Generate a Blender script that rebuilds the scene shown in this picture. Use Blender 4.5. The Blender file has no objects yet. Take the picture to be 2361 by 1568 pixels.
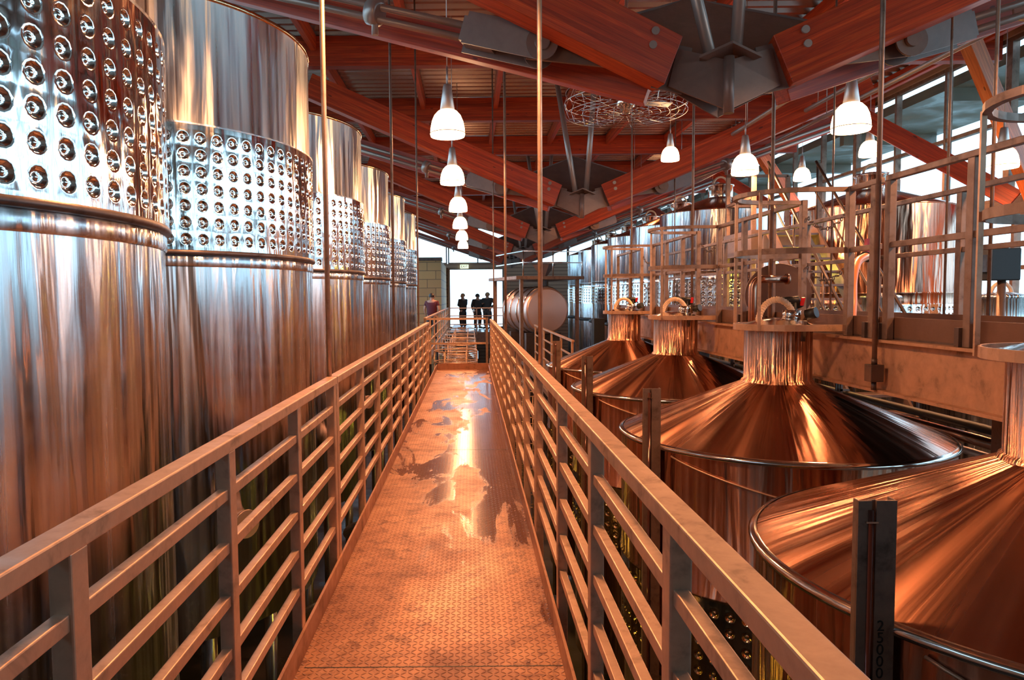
import bpy, bmesh, math, random
from mathutils import Vector, Matrix, Quaternion
random.seed(7)
PI = math.pi
sc = bpy.context.scene
C = sc.collection
E = 1.52                                   # eye height above the walkway deck (deck is z = 0)
FLOOR = -3.4

# ------------------------------------------------------------------ camera, world, exposure
F_PX = 1650.0
cam_d = bpy.data.cameras.new('camera'); cam = bpy.data.objects.new('camera', cam_d); C.objects.link(cam)
sc.camera = cam
cam_d.sensor_fit = 'HORIZONTAL'; cam_d.sensor_width = 36.0
cam_d.lens = 36.0 * F_PX / 2361.0
cam_d.clip_start = 0.05; cam_d.clip_end = 300
PITCH = math.atan(97.0 / F_PX); ROLL = math.radians(0.5)
cam.rotation_mode = 'QUATERNION'
R_ = Matrix.Rotation(PI/2 - PITCH, 3, 'X') @ Matrix.Rotation(-ROLL, 3, 'Z')
cam.rotation_quaternion = R_.to_quaternion()
cam.location = (0, 0, E)
cam_d.shift_x = (1180.5 - 1085.0) / 2361.0

w = bpy.data.worlds.new('daylight'); sc.world = w; w.use_nodes = True
wn = w.node_tree.nodes; wl = w.node_tree.links
bg = wn['Background']
tc = wn.new('ShaderNodeTexCoord'); sx = wn.new('ShaderNodeSeparateXYZ'); cr = wn.new('ShaderNodeValToRGB')
wl.new(tc.outputs['Generated'], sx.inputs[0]); wl.new(sx.outputs['Z'], cr.inputs[0]); wl.new(cr.outputs[0], bg.inputs[0])
cr.color_ramp.elements[0].position = 0.0; cr.color_ramp.elements[0].color = (0.50, 0.77, 1.0, 1)
cr.color_ramp.elements[1].position = 0.8; cr.color_ramp.elements[1].color = (0.42, 0.66, 1.0, 1)
bg.inputs[1].default_value = 4.6
sc.view_settings.view_transform = 'Standard'; sc.view_settings.look = 'None'
sc.view_settings.exposure = -0.2; sc.view_settings.gamma = 1.0; sc.view_settings.use_curve_mapping = False
sc.cycles.use_denoising = True; sc.cycles.adaptive_threshold = 0.02
sc.cycles.max_bounces = 8; sc.cycles.diffuse_bounces = 3; sc.cycles.glossy_bounces = 5
sc.cycles.transparent_max_bounces = 12
sc.cycles.sample_clamp_indirect = 6.0
LAMP_W = 140.0
LAMP_COL = (1.0, 0.43, 0.18)

# ------------------------------------------------------------------ materials
def mat(name, base=(.5,.5,.5), rough=.5, metal=0.0, aniso=0.0, emis=None, estr=0.0):
    m = bpy.data.materials.new(name); m.use_nodes = True
    b = m.node_tree.nodes['Principled BSDF']
    b.inputs['Base Color'].default_value = (*base, 1); b.inputs['Roughness'].default_value = rough
    b.inputs['Metallic'].default_value = metal; b.inputs['Anisotropic'].default_value = aniso
    if emis: b.inputs['Emission Color'].default_value = (*emis, 1); b.inputs['Emission Strength'].default_value = estr
    return m
class NT:
    def __init__(s, m): s.t = m.node_tree; s.b = s.t.nodes['Principled BSDF']
    def n(s, ty, **kw):
        x = s.t.nodes.new(ty)
        for k, v in kw.items(): setattr(x, k, v)
        return x
    def l(s, a, b): s.t.links.new(a, b)
    def coord(s, scale=(1,1,1), rot=(0,0,0)):
        t = s.n('ShaderNodeTexCoord'); mp = s.n('ShaderNodeMapping')
        mp.inputs['Scale'].default_value = scale; mp.inputs['Rotation'].default_value = rot
        s.l(t.outputs['Object'], mp.inputs[0]); return mp.outputs[0]
    def noise(s, vec, scale, detail=3, dist=0.0, rough=.5):
        x = s.n('ShaderNodeTexNoise'); x.inputs['Scale'].default_value = scale; x.inputs['Detail'].default_value = detail
        x.inputs['Distortion'].default_value = dist; x.inputs['Roughness'].default_value = rough
        s.l(vec, x.inputs['Vector']); return x.outputs['Fac']
    def ramp(s, fac, stops):
        r = s.n('ShaderNodeValToRGB'); e = r.color_ramp.elements
        while len(e) < len(stops): e.new(0.5)
        for i, (p, c) in enumerate(stops):
            e[i].position = p; e[i].color = (*c, 1) if len(c) == 3 else c
        s.l(fac, r.inputs[0]); return r.outputs[0]
    def mr(s, v, a, b, c, d):
        x = s.n('ShaderNodeMapRange'); x.inputs[1].default_value = a; x.inputs[2].default_value = b
        x.inputs[3].default_value = c; x.inputs[4].default_value = d; s.l(v, x.inputs[0]); return x.outputs[0]
    def math(s, op, a, b=None, c=None):
        x = s.n('ShaderNodeMath', operation=op)
        for i, v in enumerate((a, b, c)):
            if v is None: continue
            if isinstance(v, (int, float)): x.inputs[i].default_value = v
            else: s.l(v, x.inputs[i])
        return x.outputs[0]
    def mix(s, fac, a, b, mode='MIX'):
        x = s.n('ShaderNodeMix', data_type='RGBA', blend_type=mode)
        for i, v in ((0, fac), (6, a), (7, b)):
            if isinstance(v, (int, float)): x.inputs[i].default_value = v if i == 0 else (v, v, v, 1)
            elif isinstance(v, tuple): x.inputs[i].default_value = (*v, 1)
            else: s.l(v, x.inputs[i])
        return x.outputs[2]
    def bump(s, h, strength, dist, prev=None):
        x = s.n('ShaderNodeBump'); x.inputs['Strength'].default_value = strength; x.inputs['Distance'].default_value = dist
        s.l(h, x.inputs['Height'])
        if prev is not None: s.l(prev, x.inputs['Normal'])
        s.l(x.outputs[0], s.b.inputs['Normal']); return x.outputs[0]

def steel(name, tint, rough=.2, aniso=.7, wav=.5, dark=.75, streak=30):
    m = mat(name, tint, rough, 1.0, aniso); q = NT(m)
    if aniso > 0:
        q.b.inputs['Anisotropic Rotation'].default_value = .25
        tg = q.n('ShaderNodeTangent', direction_type='RADIAL', axis='Z'); q.l(tg.outputs[0], q.b.inputs['Tangent'])
    t = q.n('ShaderNodeTexCoord'); m1 = q.n('ShaderNodeVectorMath', operation='MULTIPLY'); m1.inputs[1].default_value = (1,1,0)
    q.l(t.outputs['Object'], m1.inputs[0]); nz = q.n('ShaderNodeVectorMath', operation='NORMALIZE'); q.l(m1.outputs[0], nz.inputs[0])
    def vz(k):
        m2 = q.n('ShaderNodeVectorMath', operation='MULTIPLY'); m2.inputs[1].default_value = (0,0,k); q.l(t.outputs['Object'], m2.inputs[0])
        ad = q.n('ShaderNodeVectorMath', operation='ADD'); q.l(nz.outputs[0], ad.inputs[0]); q.l(m2.outputs[0], ad.inputs[1]); return ad.outputs[0]
    n1 = q.noise(vz(.01), streak, 4); n2 = q.noise(vz(.10), 6.5, 2.5, .4)
    col = q.mix(q.mr(n1, .3, .7, 0, 1), tuple(c*dark for c in tint), tint); q.l(col, q.b.inputs['Base Color'])
    q.l(q.mr(n1, .3, .7, rough*.7, rough*1.4), q.b.inputs['Roughness'])
    b1 = q.bump(n2, wav, .05); q.bump(n1, .3, .006, b1)
    return m
M = {}
M['steel'] = steel('brushed_stainless', (.82, .82, .83), .20, .9, 1.0, .6)
M['steel_upper'] = steel('satin_upper_stainless', (.84, .84, .84), .36, .97, .8, .8)
M['steel_dimple'] = steel('polished_dimpled_stainless', (.84, .83, .82), .08, 0, .6, .92)
M['steel_row'] = steel('far_stainless', (.72, .74, .78), .20, .7, .7)
M['copper'] = steel('copper_and_lit_steel', (.64, .34, .23), .20, .9, .9, .6)  # tanks: orange lamp light put into the steel's base colour; copper pipes share it
M['lit_cone'] = steel('orange_lit_brushed_cone', (.54, .25, .155), .22, .9, .22, .85, 12)  # orange lamp light is part of the cone's base colour
M['lit_dimple'] = steel('orange_lit_dimpled_jacket', (.80, .52, .30), .12, 0, .3, .9)  # warm lamp tint is part of the jacket's base colour
M['pinkish'] = mat('satin_press_steel', (.72, .50, .42), .38, .8)
M['chrome'] = mat('polished_fitting', (.8, .72, .66), .12, 1.0)
def galv(name, base, metal=.55, rough=.42):
    m = mat(name, base, rough, metal); q = NT(m)
    v = q.coord(); n1 = q.noise(v, 9, 5, .3, .65); n2 = q.noise(v, 60, 3)
    c = q.ramp(n1, [(.25, tuple(x*.45 for x in base)), (.45, base), (.75, tuple(min(1, x*1.25) for x in base))])
    q.l(c, q.b.inputs['Base Color']); q.l(q.mr(n1, .3, .7, rough+.12, rough-.1), q.b.inputs['Roughness'])
    q.bump(n2, .15, .002); return m
M['galv'] = galv('galvanised_rail', (.52, .33, .22))  # orange lamp light put into the galvanised base colour
M['galv_grey'] = galv('galvanised_catwalk', (.22, .145, .11), .5, .5)
M['beam_steel'] = galv('galvanised_channel', (.42, .24, .15), .3, .55)
M['toe'] = galv('toe_board', (.36, .17, .10), .4, .4)
def painted(name, base, rough=.42):
    m = mat(name, base, rough, .25); q = NT(m); n1 = q.noise(q.coord(), 5, 6, .4, .6); n2 = q.noise(q.coord((1, 1, 6)), 30, 4, 1.5)
    q.l(q.ramp(n1, [(.25, tuple(x*.8 for x in base)), (.75, tuple(x*1.15 for x in base))]), q.b.inputs['Base Color']); q.l(q.mr(n2, .3, .7, rough-.08, rough+.1), q.b.inputs['Roughness']); return m
M['gusset'] = painted('painted_gusset', (.19, .125, .105))
M['toe_dark'] = painted('dark_toe_board', (.16, .08, .05))
M['pipe'] = mat('roof_strut_paint', (.38, .30, .27), .35, .5)
M['black'] = mat('black_rubber', (.006, .0055, .0055), .5)
M['darksteel'] = galv('dark_steel', (.10, .07, .06), .5, .4)
M['hose'] = mat('cream_hose', (.72, .50, .32), .4)
M['red'] = mat('red_plastic', (.6, .015, .012), .35)
M['orange'] = mat('orange_hose', (.80, .27, .08), .35)
M['lampmetal'] = mat('lamp_cone_aluminium', (.55, .47, .44), .35, .7)
M['lampglass'] = mat('lit_lamp_glass', (.9, .8, .7), .3, 0, 0, (1.0, .60, .30), 14.0)
M['bulb'] = mat('yellow_bulb', (.9, .8, .3), .3, 0, 0, (1.0, .72, .08), 40.0)
M['signlight'] = mat('sign_face', (.85, .9, .7), .4, 0, 0, (.8, 1, .7), 1.2)
M['signtext'] = mat('sign_letters', (.5, .05, .03), .5)
M['gauge'] = mat('gauge_tube', (.10, .035, .025), .08, .3)
M['print'] = mat('black_print', (.01, .01, .01), .6)
M['ceramic'] = mat('pale_box', (.5, .5, .5), .5)

def wood(name, c1, c2):
    m = mat(name, c1, .5); q = NT(m)
    v = q.coord((.5, 9, 9)); n = q.noise(v, 2.2, 6, 1.2, .65)
    t = q.n('ShaderNodeTexCoord'); s = q.n('ShaderNodeSeparateXYZ'); q.l(t.outputs['Object'], s.inputs[0])
    lam = q.math('FRACT', q.math('MULTIPLY', s.outputs['Z'], 24.0)); edge = q.math('LESS_THAN', lam, .07)
    lay = q.n('ShaderNodeTexNoise'); lay.inputs['Scale'].default_value = 1.0; lay.inputs['Detail'].default_value = 0
    cb = q.n('ShaderNodeCombineXYZ'); q.l(q.math('MULTIPLY', q.math('FLOOR', q.math('MULTIPLY', s.outputs['Z'], 24.0)), 3.7), cb.inputs[2])
    q.l(q.math('MULTIPLY', s.outputs['X'], .35), cb.inputs[0]); q.l(cb.outputs[0], lay.inputs['Vector'])
    col = q.ramp(n, [(.25, tuple(x*.5 for x in c1)), (.5, c1), (.72, c2)])
    col = q.mix(.6, col, q.ramp(lay.outputs['Fac'], [(.3, (.55,.5,.5)), (.7, (1.3,1.3,1.3))]), 'MULTIPLY')
    vor = q.n('ShaderNodeTexVoronoi'); vor.inputs['Scale'].default_value = 2.2; q.l(q.coord((1, 3, 3)), vor.inputs['Vector'])
    knot = q.math('LESS_THAN', vor.outputs['Distance'], .09)
    col = q.mix(q.math('MULTIPLY', knot, .7), col, (.05, .008, .004))
    col = q.mix(q.math('MULTIPLY', edge, .45), col, (.05, .008, .004))
    q.l(col, q.b.inputs['Base Color']); q.bump(n, .2, .004); return m
M['wood'] = wood('red_glulam', (.46, .044, .007), (.64, .10, .015))
M['wood_light'] = wood('orange_timber', (.62, .15, .035), (.75, .25, .08))

def m_deck():
    m = mat('diamond_plate', (.5, .25, .15), .42, .35); q = NT(m)
    t = q.n('ShaderNodeTexCoord'); s = q.n('ShaderNodeSeparateXYZ'); q.l(t.outputs['Object'], s.inputs[0])
    K = 1/.027
    px = q.math('MULTIPLY', s.outputs['X'], K); py = q.math('MULTIPLY', s.outputs['Y'], K)
    fx = q.math('SUBTRACT', q.math('FRACT', px), .5); fy = q.math('SUBTRACT', q.math('FRACT', py), .5)
    par = q.math('MODULO', q.math('ABSOLUTE', q.math('ADD', q.math('FLOOR', px), q.math('FLOOR', py))), 2.0)
    sg = q.math('SUBTRACT', q.math('MULTIPLY', par, 2.0), 1.0)
    u = q.math('MULTIPLY', q.math('ADD', fx, q.math('MULTIPLY', sg, fy)), .707)
    v = q.math('MULTIPLY', q.math('SUBTRACT', fy, q.math('MULTIPLY', sg, fx)), .707)
    d = q.math('ADD', q.math('POWER', q.math('DIVIDE', q.math('ABSOLUTE', u), .52), 2.0), q.math('POWER', q.math('DIVIDE', q.math('ABSOLUTE', v), .15), 2.0))
    h = q.math('MAXIMUM', q.math('SUBTRACT', 1.0, d), 0.0); h.node.use_clamp = True
    h = q.math('POWER', h, .5)
    o = q.coord((1, 1, 1)); n1 = q.noise(o, 2.0, 6, .4, .62); n2 = q.noise(o, 11, 5, .5, .7)
    o3 = q.coord((1.5, .5, 1)); n3 = q.noise(o3, 1.9, 8, .8, .62)
    base = q.ramp(n1, [(.3, (.20, .075, .045)), (.5, (.38, .17, .095)), (.68, (.50, .25, .135))])  # plate tones carry the orange tint of the lamp light
    base = q.mix(q.mr(n2, .50, .66, 0, .9), base, (.13, .04, .022))
    q_ = q.math('MULTIPLY', h, .55); base = q.mix(q_, base, (.12, .04, .025))
    # wet film: mostly the right half, middle distance
    side = q.mr(s.outputs['X'], -.5, .25, -.13, .07); far = q.math('SUBTRACT', q.mr(s.outputs['Y'], 2.8, 6.2, -.17, .10), q.mr(s.outputs['Y'], 8.5, 11.5, 0, .09))
    wet = q.math('ADD', q.math('ADD', n3, side), far)
    wet = q.mr(wet, .485, .55, 0, 1)
    base = q.mix(q.math('MULTIPLY', wet, .72), base, (.11, .038, .026))
    q.l(base, q.b.inputs['Base Color'])
    rg = q.mix(wet, q.mr(n1, .3, .7,   .52, .36), .17); q.l(rg, q.b.inputs['Roughness'])
    q.bump(h, 1.0, .006); return m
M['deck'] = m_deck()
M['roof'] = mat('corrugated_roof_sheet', (.50, .37, .33), .27, .85)
def m_block():
    m = mat('lit_tan_block', (.45, .27, .15), .7); q = NT(m)
    b = q.n('ShaderNodeTexBrick'); b.inputs['Scale'].default_value = 1.0; b.inputs['Brick Width'].default_value = .8
    b.inputs['Row Height'].default_value = .4; b.inputs['Mortar Size'].default_value = .015
    b.inputs['Color1'].default_value = (.62, .33, .13, 1); b.inputs['Color2'].default_value = (.52, .27, .11, 1); b.inputs['Mortar'].default_value = (.2, .11, .06, 1)  # tan blocks, with yellow lamp light put into the colour
    q.l(q.coord((1, 1, 1), (PI/2, 0, 0)), b.inputs['Vector']); q.l(b.outputs['Color'], q.b.inputs['Base Color']); return m
M['block'] = m_block()
def m_siding():
    m = mat('ribbed_siding', (.4, .26, .19), .5); q = NT(m)
    t = q.n('ShaderNodeTexCoord'); s = q.n('ShaderNodeSeparateXYZ'); q.l(t.outputs['Object'], s.inputs[0])
    f = q.math('FRACT', q.math('MULTIPLY', s.outputs['Z'], 5.0))
    q.l(q.mix(q.math('LESS_THAN', f, .18), (.46, .29, .2), (.2, .11, .08)), q.b.inputs['Base Color']); q.bump(f, .5, .03); return m
M['siding'] = m_siding()
def m_conc(name, c):
    m = mat(name, c, .6); q = NT(m); n = q.noise(q.coord(), 1.3, 6, .5)
    q.l(q.ramp(n, [(.3, tuple(x*.5 for x in c)), (.7, c)]), q.b.inputs['Base Color'])
    q.l(q.mr(n, .35, .65, .25, .7), q.b.inputs['Roughness']); return m
M['floor'] = m_conc('cellar_concrete', (.05, .032, .026)); M['wall'] = m_conc('painted_wall', (.42, .28, .2))
M['eave'] = m_conc('eave_soffit', (.20, .17, .12)); M['ground'] = m_conc('outside_ground', (.35, .37, .3))
def m_glass():
    m = bpy.data.materials.new('window_glass'); m.use_nodes = True; t = m.node_tree; t.nodes.clear()
    o = t.nodes.new('ShaderNodeOutputMaterial'); mx = t.nodes.new('ShaderNodeMixShader')
    a = t.nodes.new('ShaderNodeBsdfTransparent'); g = t.nodes.new('ShaderNodeBsdfGlossy'); g.inputs['Roughness'].default_value = .02
    a.inputs[0].default_value = (.93, .97, .96, 1); f = t.nodes.new('ShaderNodeFresnel'); f.inputs[0].default_value = 1.35
    ge = t.nodes.new('ShaderNodeNewGeometry'); iv = t.nodes.new('ShaderNodeMath'); iv.operation = 'SUBTRACT'; iv.inputs[0].default_value = 1.0; t.links.new(ge.outputs['Backfacing'], iv.inputs[1]); ml = t.nodes.new('ShaderNodeMath'); ml.operation = 'MULTIPLY'; t.links.new(iv.outputs[0], ml.inputs[0]); t.links.new(f.outputs[0], ml.inputs[1]); t.links.new(ml.outputs[0], mx.inputs[0]); t.links.new(a.outputs[0], mx.inputs[1]); t.links.new(g.outputs[0], mx.inputs[2]); t.links.new(mx.outputs[0], o.inputs[0]); return m
M['glass'] = m_glass()

# ------------------------------------------------------------------ mesh helpers
class MB:
    def __init__(s): s.v = []; s.f = []; s.sm = []
    def add(s, vs, fs, smooth=False):
        o = len(s.v); s.v += [tuple(x) for x in vs]
        for f in fs: s.f.append(tuple(i+o for i in f)); s.sm.append(smooth)
        return s
    def box(s, x0, x1, y0, y1, z0, z1):
        return s.add([(x0,y0,z0),(x1,y0,z0),(x1,y1,z0),(x0,y1,z0),(x0,y0,z1),(x1,y0,z1),(x1,y1,z1),(x0,y1,z1)],
                     [(0,3,2,1),(4,5,6,7),(0,1,5,4),(1,2,6,5),(2,3,7,6),(3,0,4,7)])
    def bar(s, p0, p1, w, h, up=(0,0,1)):
        p0 = Vector(p0); p1 = Vector(p1); d = (p1-p0).normalized(); u = Vector(up)
        a = d.cross(u)
        if a.length < 1e-4: a = d.cross(Vector((0,1,0)))
        a.normalize(); b = a.cross(d).normalized(); a = a*w/2; b = b*h/2
        vs = [p0-a-b, p0+a-b, p0+a+b, p0-a+b, p1-a-b, p1+a-b, p1+a+b, p1-a+b]
        return s.add(vs, [(0,3,2,1),(4,5,6,7),(0,1,5,4),(1,2,6,5),(2,3,7,6),(3,0,4,7)])
    def sweep(s, pts, w, h, closed=False):
        n = len(pts); pts = [Vector(p) for p in pts]; vs = []
        for i, p in enumerate(pts):
            a = pts[(i-1) % n] if (closed or i) else p; b = pts[(i+1) % n] if (closed or i < n-1) else p
            d = (b-a).normalized(); sd = d.cross(Vector((0,0,1))).normalized()
            for sx_, sz in ((-1,-1),(1,-1),(1,1),(-1,1)): vs.append(p+sd*w/2*sx_+Vector((0,0,h/2*sz)))
        fs = []
        for i in range(n if closed else n-1):
            j = (i+1) % n
            for k in range(4): fs.append((i*4+k, i*4+(k+1)%4, j*4+(k+1)%4, j*4+k))
        if not closed: fs += [(3,2,1,0), tuple((n-1)*4+k for k in range(4))]
        return s.add(vs, fs)
    def tube(s, pts, r, n=10, cap=True):
        pts = [Vector(p) for p in pts]; rs = r if isinstance(r, (list, tuple)) else [r]*len(pts); vs = []
        ref = None
        for i, p in enumerate(pts):
            a = pts[max(i-1,0)]; b = pts[min(i+1,len(pts)-1)]; d = (b-a).normalized()
            if ref is None:
                ref = d.cross(Vector((0,0,1)))
                if ref.length < 1e-3: ref = d.cross(Vector((0,1,0)))
            ref = (ref - d*ref.dot(d)).normalized(); q = d.cross(ref)
            for k in range(n):
                t = 2*PI*k/n; vs.append(p+ref*math.cos(t)*rs[i]+q*math.sin(t)*rs[i])
        fs = []
        for i in range(len(pts)-1):
            for k in range(n): fs.append((i*n+k, i*n+(k+1)%n, (i+1)*n+(k+1)%n, (i+1)*n+k))
        s.add(vs, fs, True)
        if cap:
            o = len(s.v)-len(vs); s.f.append(tuple(o+k for k in range(n))[::-1]); s.sm.append(False)
            s.f.append(tuple(o+(len(pts)-1)*n+k for k in range(n))); s.sm.append(False)
        return s
    def lathe(s, prof, n=48, c=(0,0,0), smooth=True):
        vs = []; fs = []
        for r, z in prof:
            for k in range(n):
                t = 2*PI*k/n; vs.append((c[0]+r*math.cos(t), c[1]+r*math.sin(t), c[2]+z))
        for i in range(len(prof)-1):
            for k in range(n): fs.append((i*n+k, i*n+(k+1)%n, (i+1)*n+(k+1)%n, (i+1)*n+k))
        s.add(vs, fs, smooth); return s
    def prism(s, poly, off):      # planar polygon of 3D points extruded by vector off
        n = len(poly); off = Vector(off); vs = [Vector(p) for p in poly]+[Vector(p)+off for p in poly]
        fs = [tuple(range(n))[::-1], tuple(range(n, 2*n))]+[(i, (i+1)%n, n+(i+1)%n, n+i) for i in range(n)]
        return s.add(vs, fs)
    def torus(s, c, R, r, n=32, m=8, axis=None):
        q = Vector((0,0,1)).rotation_difference(Vector(axis)) if axis else Quaternion()
        vs = []; fs = []
        for i in range(n):
            t = 2*PI*i/n
            for j in range(m):
                p = 2*PI*j/m; vs.append(Vector(c)+q@Vector(((R+r*math.cos(p))*math.cos(t), (R+r*math.cos(p))*math.sin(t), r*math.sin(p))))
        for i in range(n):
            for j in range(m): fs.append((i*m+j, ((i+1)%n)*m+j, ((i+1)%n)*m+(j+1)%m, i*m+(j+1)%m))
        return s.add(vs, fs, True)
    def mesh(s, name, m, recalc=True):
        me = bpy.data.meshes.new(name); me.from_pydata(s.v, [], s.f)
        me.polygons.foreach_set('use_smooth', s.sm)
        if recalc:
            bm = bmesh.new(); bm.from_mesh(me); bmesh.ops.recalc_face_normals(bm, faces=bm.faces[:]); bm.to_mesh(me); bm.free()
        me.materials.append(m); me.update(); return me
    def build(s, name, m, parent=None, bevel=0, loc=None, recalc=True):
        ob = bpy.data.objects.new(name, s.mesh(name, m, recalc)); C.objects.link(ob)
        if parent: ob.parent = parent
        if loc: ob.location = loc
        if bevel:
            b = ob.modifiers.new('bevel', 'BEVEL'); b.width = bevel; b.segments = 2; b.limit_method = 'ANGLE'
        return ob
def thing(name, label, cat, loc=(0,0,0), rz=0, group=None):
    o = bpy.data.objects.new(name, None); C.objects.link(o); o.location = loc; o.rotation_euler = (0,0,rz)
    o.empty_display_size = .1; o['label'] = label; o['category'] = cat
    if group: o['group'] = group
    return o
def tag(o, label, cat, group=None):
    o['label'] = label; o['category'] = cat
    if group: o['group'] = group
    return o
def struct(o): o['kind'] = 'structure'; return o
def dup(o, parent=None, **kw):
    c = o.copy(); C.objects.link(c)
    if parent: c.parent = parent
    for ch in list(o.children): dup(ch, c)
    for k, v in kw.items():
        if k == 'loc': c.location = v
        elif k == 'rz': c.rotation_euler = (0,0,v)
        else: c[k] = v
    return c
def ords(i): return ['first','second','third','fourth','fifth','sixth','seventh','eighth','ninth','tenth','eleventh','twelfth'][i]

def text_mesh(name, body, size, m, parent, loc, rot, space=1.0, ay='TOP_BASELINE'):
    cu = bpy.data.curves.new(name, 'FONT'); cu.body = body; cu.size = size; cu.space_line = space; cu.align_x = 'CENTER'; cu.align_y = ay; cu.extrude = .0008
    tmp = bpy.data.objects.new(name+'_tmp', cu); C.objects.link(tmp); dg = bpy.context.evaluated_depsgraph_get()
    me = bpy.data.meshes.new_from_object(tmp.evaluated_get(dg)); bpy.data.objects.remove(tmp); bpy.data.curves.remove(cu)
    me.materials.clear(); me.materials.append(m); o = bpy.data.objects.new(name, me); C.objects.link(o); o.parent = parent; o.location = loc; o.rotation_euler = rot; return o
# ------------------------------------------------------------------ the building
XL, XR, YB, YF, RZ = -4.7, 9.0, -7.0, 41.0, E+4.45
struct(MB().box(XL-.3, XR+.3, YB-.3, YF+.3, FLOOR-.2, FLOOR).build('floor', M['floor']))
struct(MB().box(-70, 80, YB-50, YF+60, FLOOR-.6, FLOOR-.25).build('terrain', M['ground']))
# corrugated roof: ribs run across the hall
rf = MB(); y = YB-.3; xs = (XL-.3, XR+.3); prof = []
while y < YF+.3:
    prof += [(y, 0), (y+.05, 0), (y+.09, .09), (y+.20, .09), (y+.24, 0)]; y += .27
vs = [(x, yy, RZ+zz) for (yy, zz) in prof for x in xs]
rf.add(vs, [(2*i, 2*i+1, 2*i+3, 2*i+2) for i in range(len(prof)-1)])
n0 = len(prof); vs2 = [(xs[0], YB-.3, RZ+.2), (xs[1], YB-.3, RZ+.2), (xs[1], YF+.3, RZ+.2), (xs[0], YF+.3, RZ+.2)]
rf.add(vs2, [(0,1,2,3)])
struct(rf.build('ceiling', M['roof'], recalc=False))

wi = [0]
def window(axis, pos, a0, a1, z0, z1, nv, nh, depth=.12):
    """window bay in a wall plane: frame mesh with a glass child"""
    wi[0] += 1; f = MB(); g = MB(); t = .035
    def bx(b, u0, u1, w0, w1, d):
        if axis == 'x': b.box(pos-d/2, pos+d/2, u0, u1, w0, w1)
        else: b.box(u0, u1, pos-d/2, pos+d/2, w0, w1)
    for i in range(nv+1):
        u = a0+(a1-a0)*i/nv; u = min(max(u, a0+t), a1-t); bx(f, u-t, u+t, z0, z1, depth)
    for i in range(nh+1):
        z = z0+(z1-z0)*i/nh; z = min(max(z, z0+t), z1-t); bx(f, a0, a1, z-t, z+t, depth*.9)
    o = struct(f.build('window_%d' % wi[0], M['galv_grey']))
    bx(g, a0+.01, a1-.01, z0+.01, z1-.01, .012); g.build('pane', M['glass'], o); return o
# right wall: solid base, glazed above; the near low windows are unseen additions
rw = MB(); ops = [(-5.5, -.8), (-.5, 4.2), (4.5, 9.2), (10.8, 14.4)]; segs = [(YB, -5.5), (-.8, -.5), (4.2, 4.5), (9.2, 10.8), (14.4, YF)]  # near openings are unseen, added for bluish reflections on the left tanks
for a, b in segs: rw.box(XR, XR+.25, a, b, FLOOR, E+1.55)
for a, b in ops: rw.box(XR, XR+.25, a, b, FLOOR, E-2.6 if a < 10 else E-.6); rw.box(XR, XR+.25, a, b, E+1.45, E+1.55)
rw.box(XR, XR+.25, YB, YF, E+4.25, RZ+.1)
struct(rw.build('wall_right', M['wall']))
for a, b in ops: window('x', XR+.1, a, b, E-2.6 if a < 10 else E-.6, E+1.45, 3, 2)
yy = YB
while yy < YF-1:
    window('x', XR+.1, yy, min(yy+4.8, YF), E+1.55, E+4.25, 3, 2); yy += 4.8
ev = MB(); ev.box(XR+.3, XR+2.7, YB, YF, E+3.95, E+4.15)
for yy_ in range(-6, 41, 4): ev.box(XR+.3, XR+2.6, yy_, yy_+.2, E+3.7, E+3.95)
struct(ev.build('roof_eave', M['eave']))
# left wall: low wall and a clerestory above the tanks
lw = MB(); lw.box(XL-.25, XL, YB, 19.4, FLOOR, E+2.1); lw.box(XL-.25, XL, 19.4, YF, FLOOR, E-1.6); lw.box(XL-.25, XL, YB, YF, E+3.9, RZ+.1)
struct(lw.build('wall_left', M['wall']))
yy = YB
while yy < YF-1:
    window('x', XL-.1, yy, min(yy+4.8, YF), E+2.1, E+3.9, 3, 1)
    if yy > 15 and yy < 33: window('x', XL-.1, max(yy, 19.4), min(yy+4.8, 33.4), E-1.6, E+2.1, 3, 2)  # unseen lower windows added to brighten the far right tanks
    yy += 4.8
# near wall behind the viewer, tall glazing
nw = MB(); nw.box(XL-.25, XR+.25, YB-.25, YB, FLOOR, E-.6); nw.box(XL-.25, XR+.25, YB-.25, YB, E+4.1, RZ+.1)
nw.box(XL-.25, XR+.25, YB-.25, YB, E-.6, E+4.1)
struct(nw.build('wall_near', M['wall']))
# far wall: blocks at left, big opening, ribbed siding at right, clerestory on top
DX0, DX1 = -1.15, 1.85; DZ1 = E+1.62
fw = MB(); fw.box(XL-.25, DX0, YF, YF+.3, FLOOR, E+1.95)
struct(fw.build('wall_far', M['siding']))
fw = MB(); fw.box(DX1, XR+.25, YF, YF+.3, FLOOR, E+1.95); fw.box(DX0, DX1, YF, YF+.3, DZ1, E+1.95)
fw.box(DX0, DX1, YF, YF+.3, -1.45, -.12); fw.box(DX0, -.75, YF, YF+.3, FLOOR, -1.45); fw.box(.5, DX1, YF, YF+.3, FLOOR, -1.45); fw.box(-.75, .5, YF, YF+.3, FLOOR, -2.05)
fw.box(XL-.25, XR+.25, YF, YF+.3, E+4.0, RZ+.1)
struct(fw.build('wall_far.001', M['siding']))
for a in (XL, XL+3.45, XL+6.9, XL+10.3): window('y', YF+.1, a, a+3.4, E+1.95, E+4.0, 2, 1)
window('y', YF+.1, -.75, .5, -2.05, -1.45, 2, 1)
df = MB(); df.box(DX0-.12, DX0, YF-.1, YF+.3, -.12, DZ1+.1); df.box(DX1, DX1+.12, YF-.1, YF+.3, -.12, DZ1+.1); df.box(DX0, DX1, YF-.1, YF+.3, DZ1, DZ1+.1)
struct(df.build('door_1', M['wall']))
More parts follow.
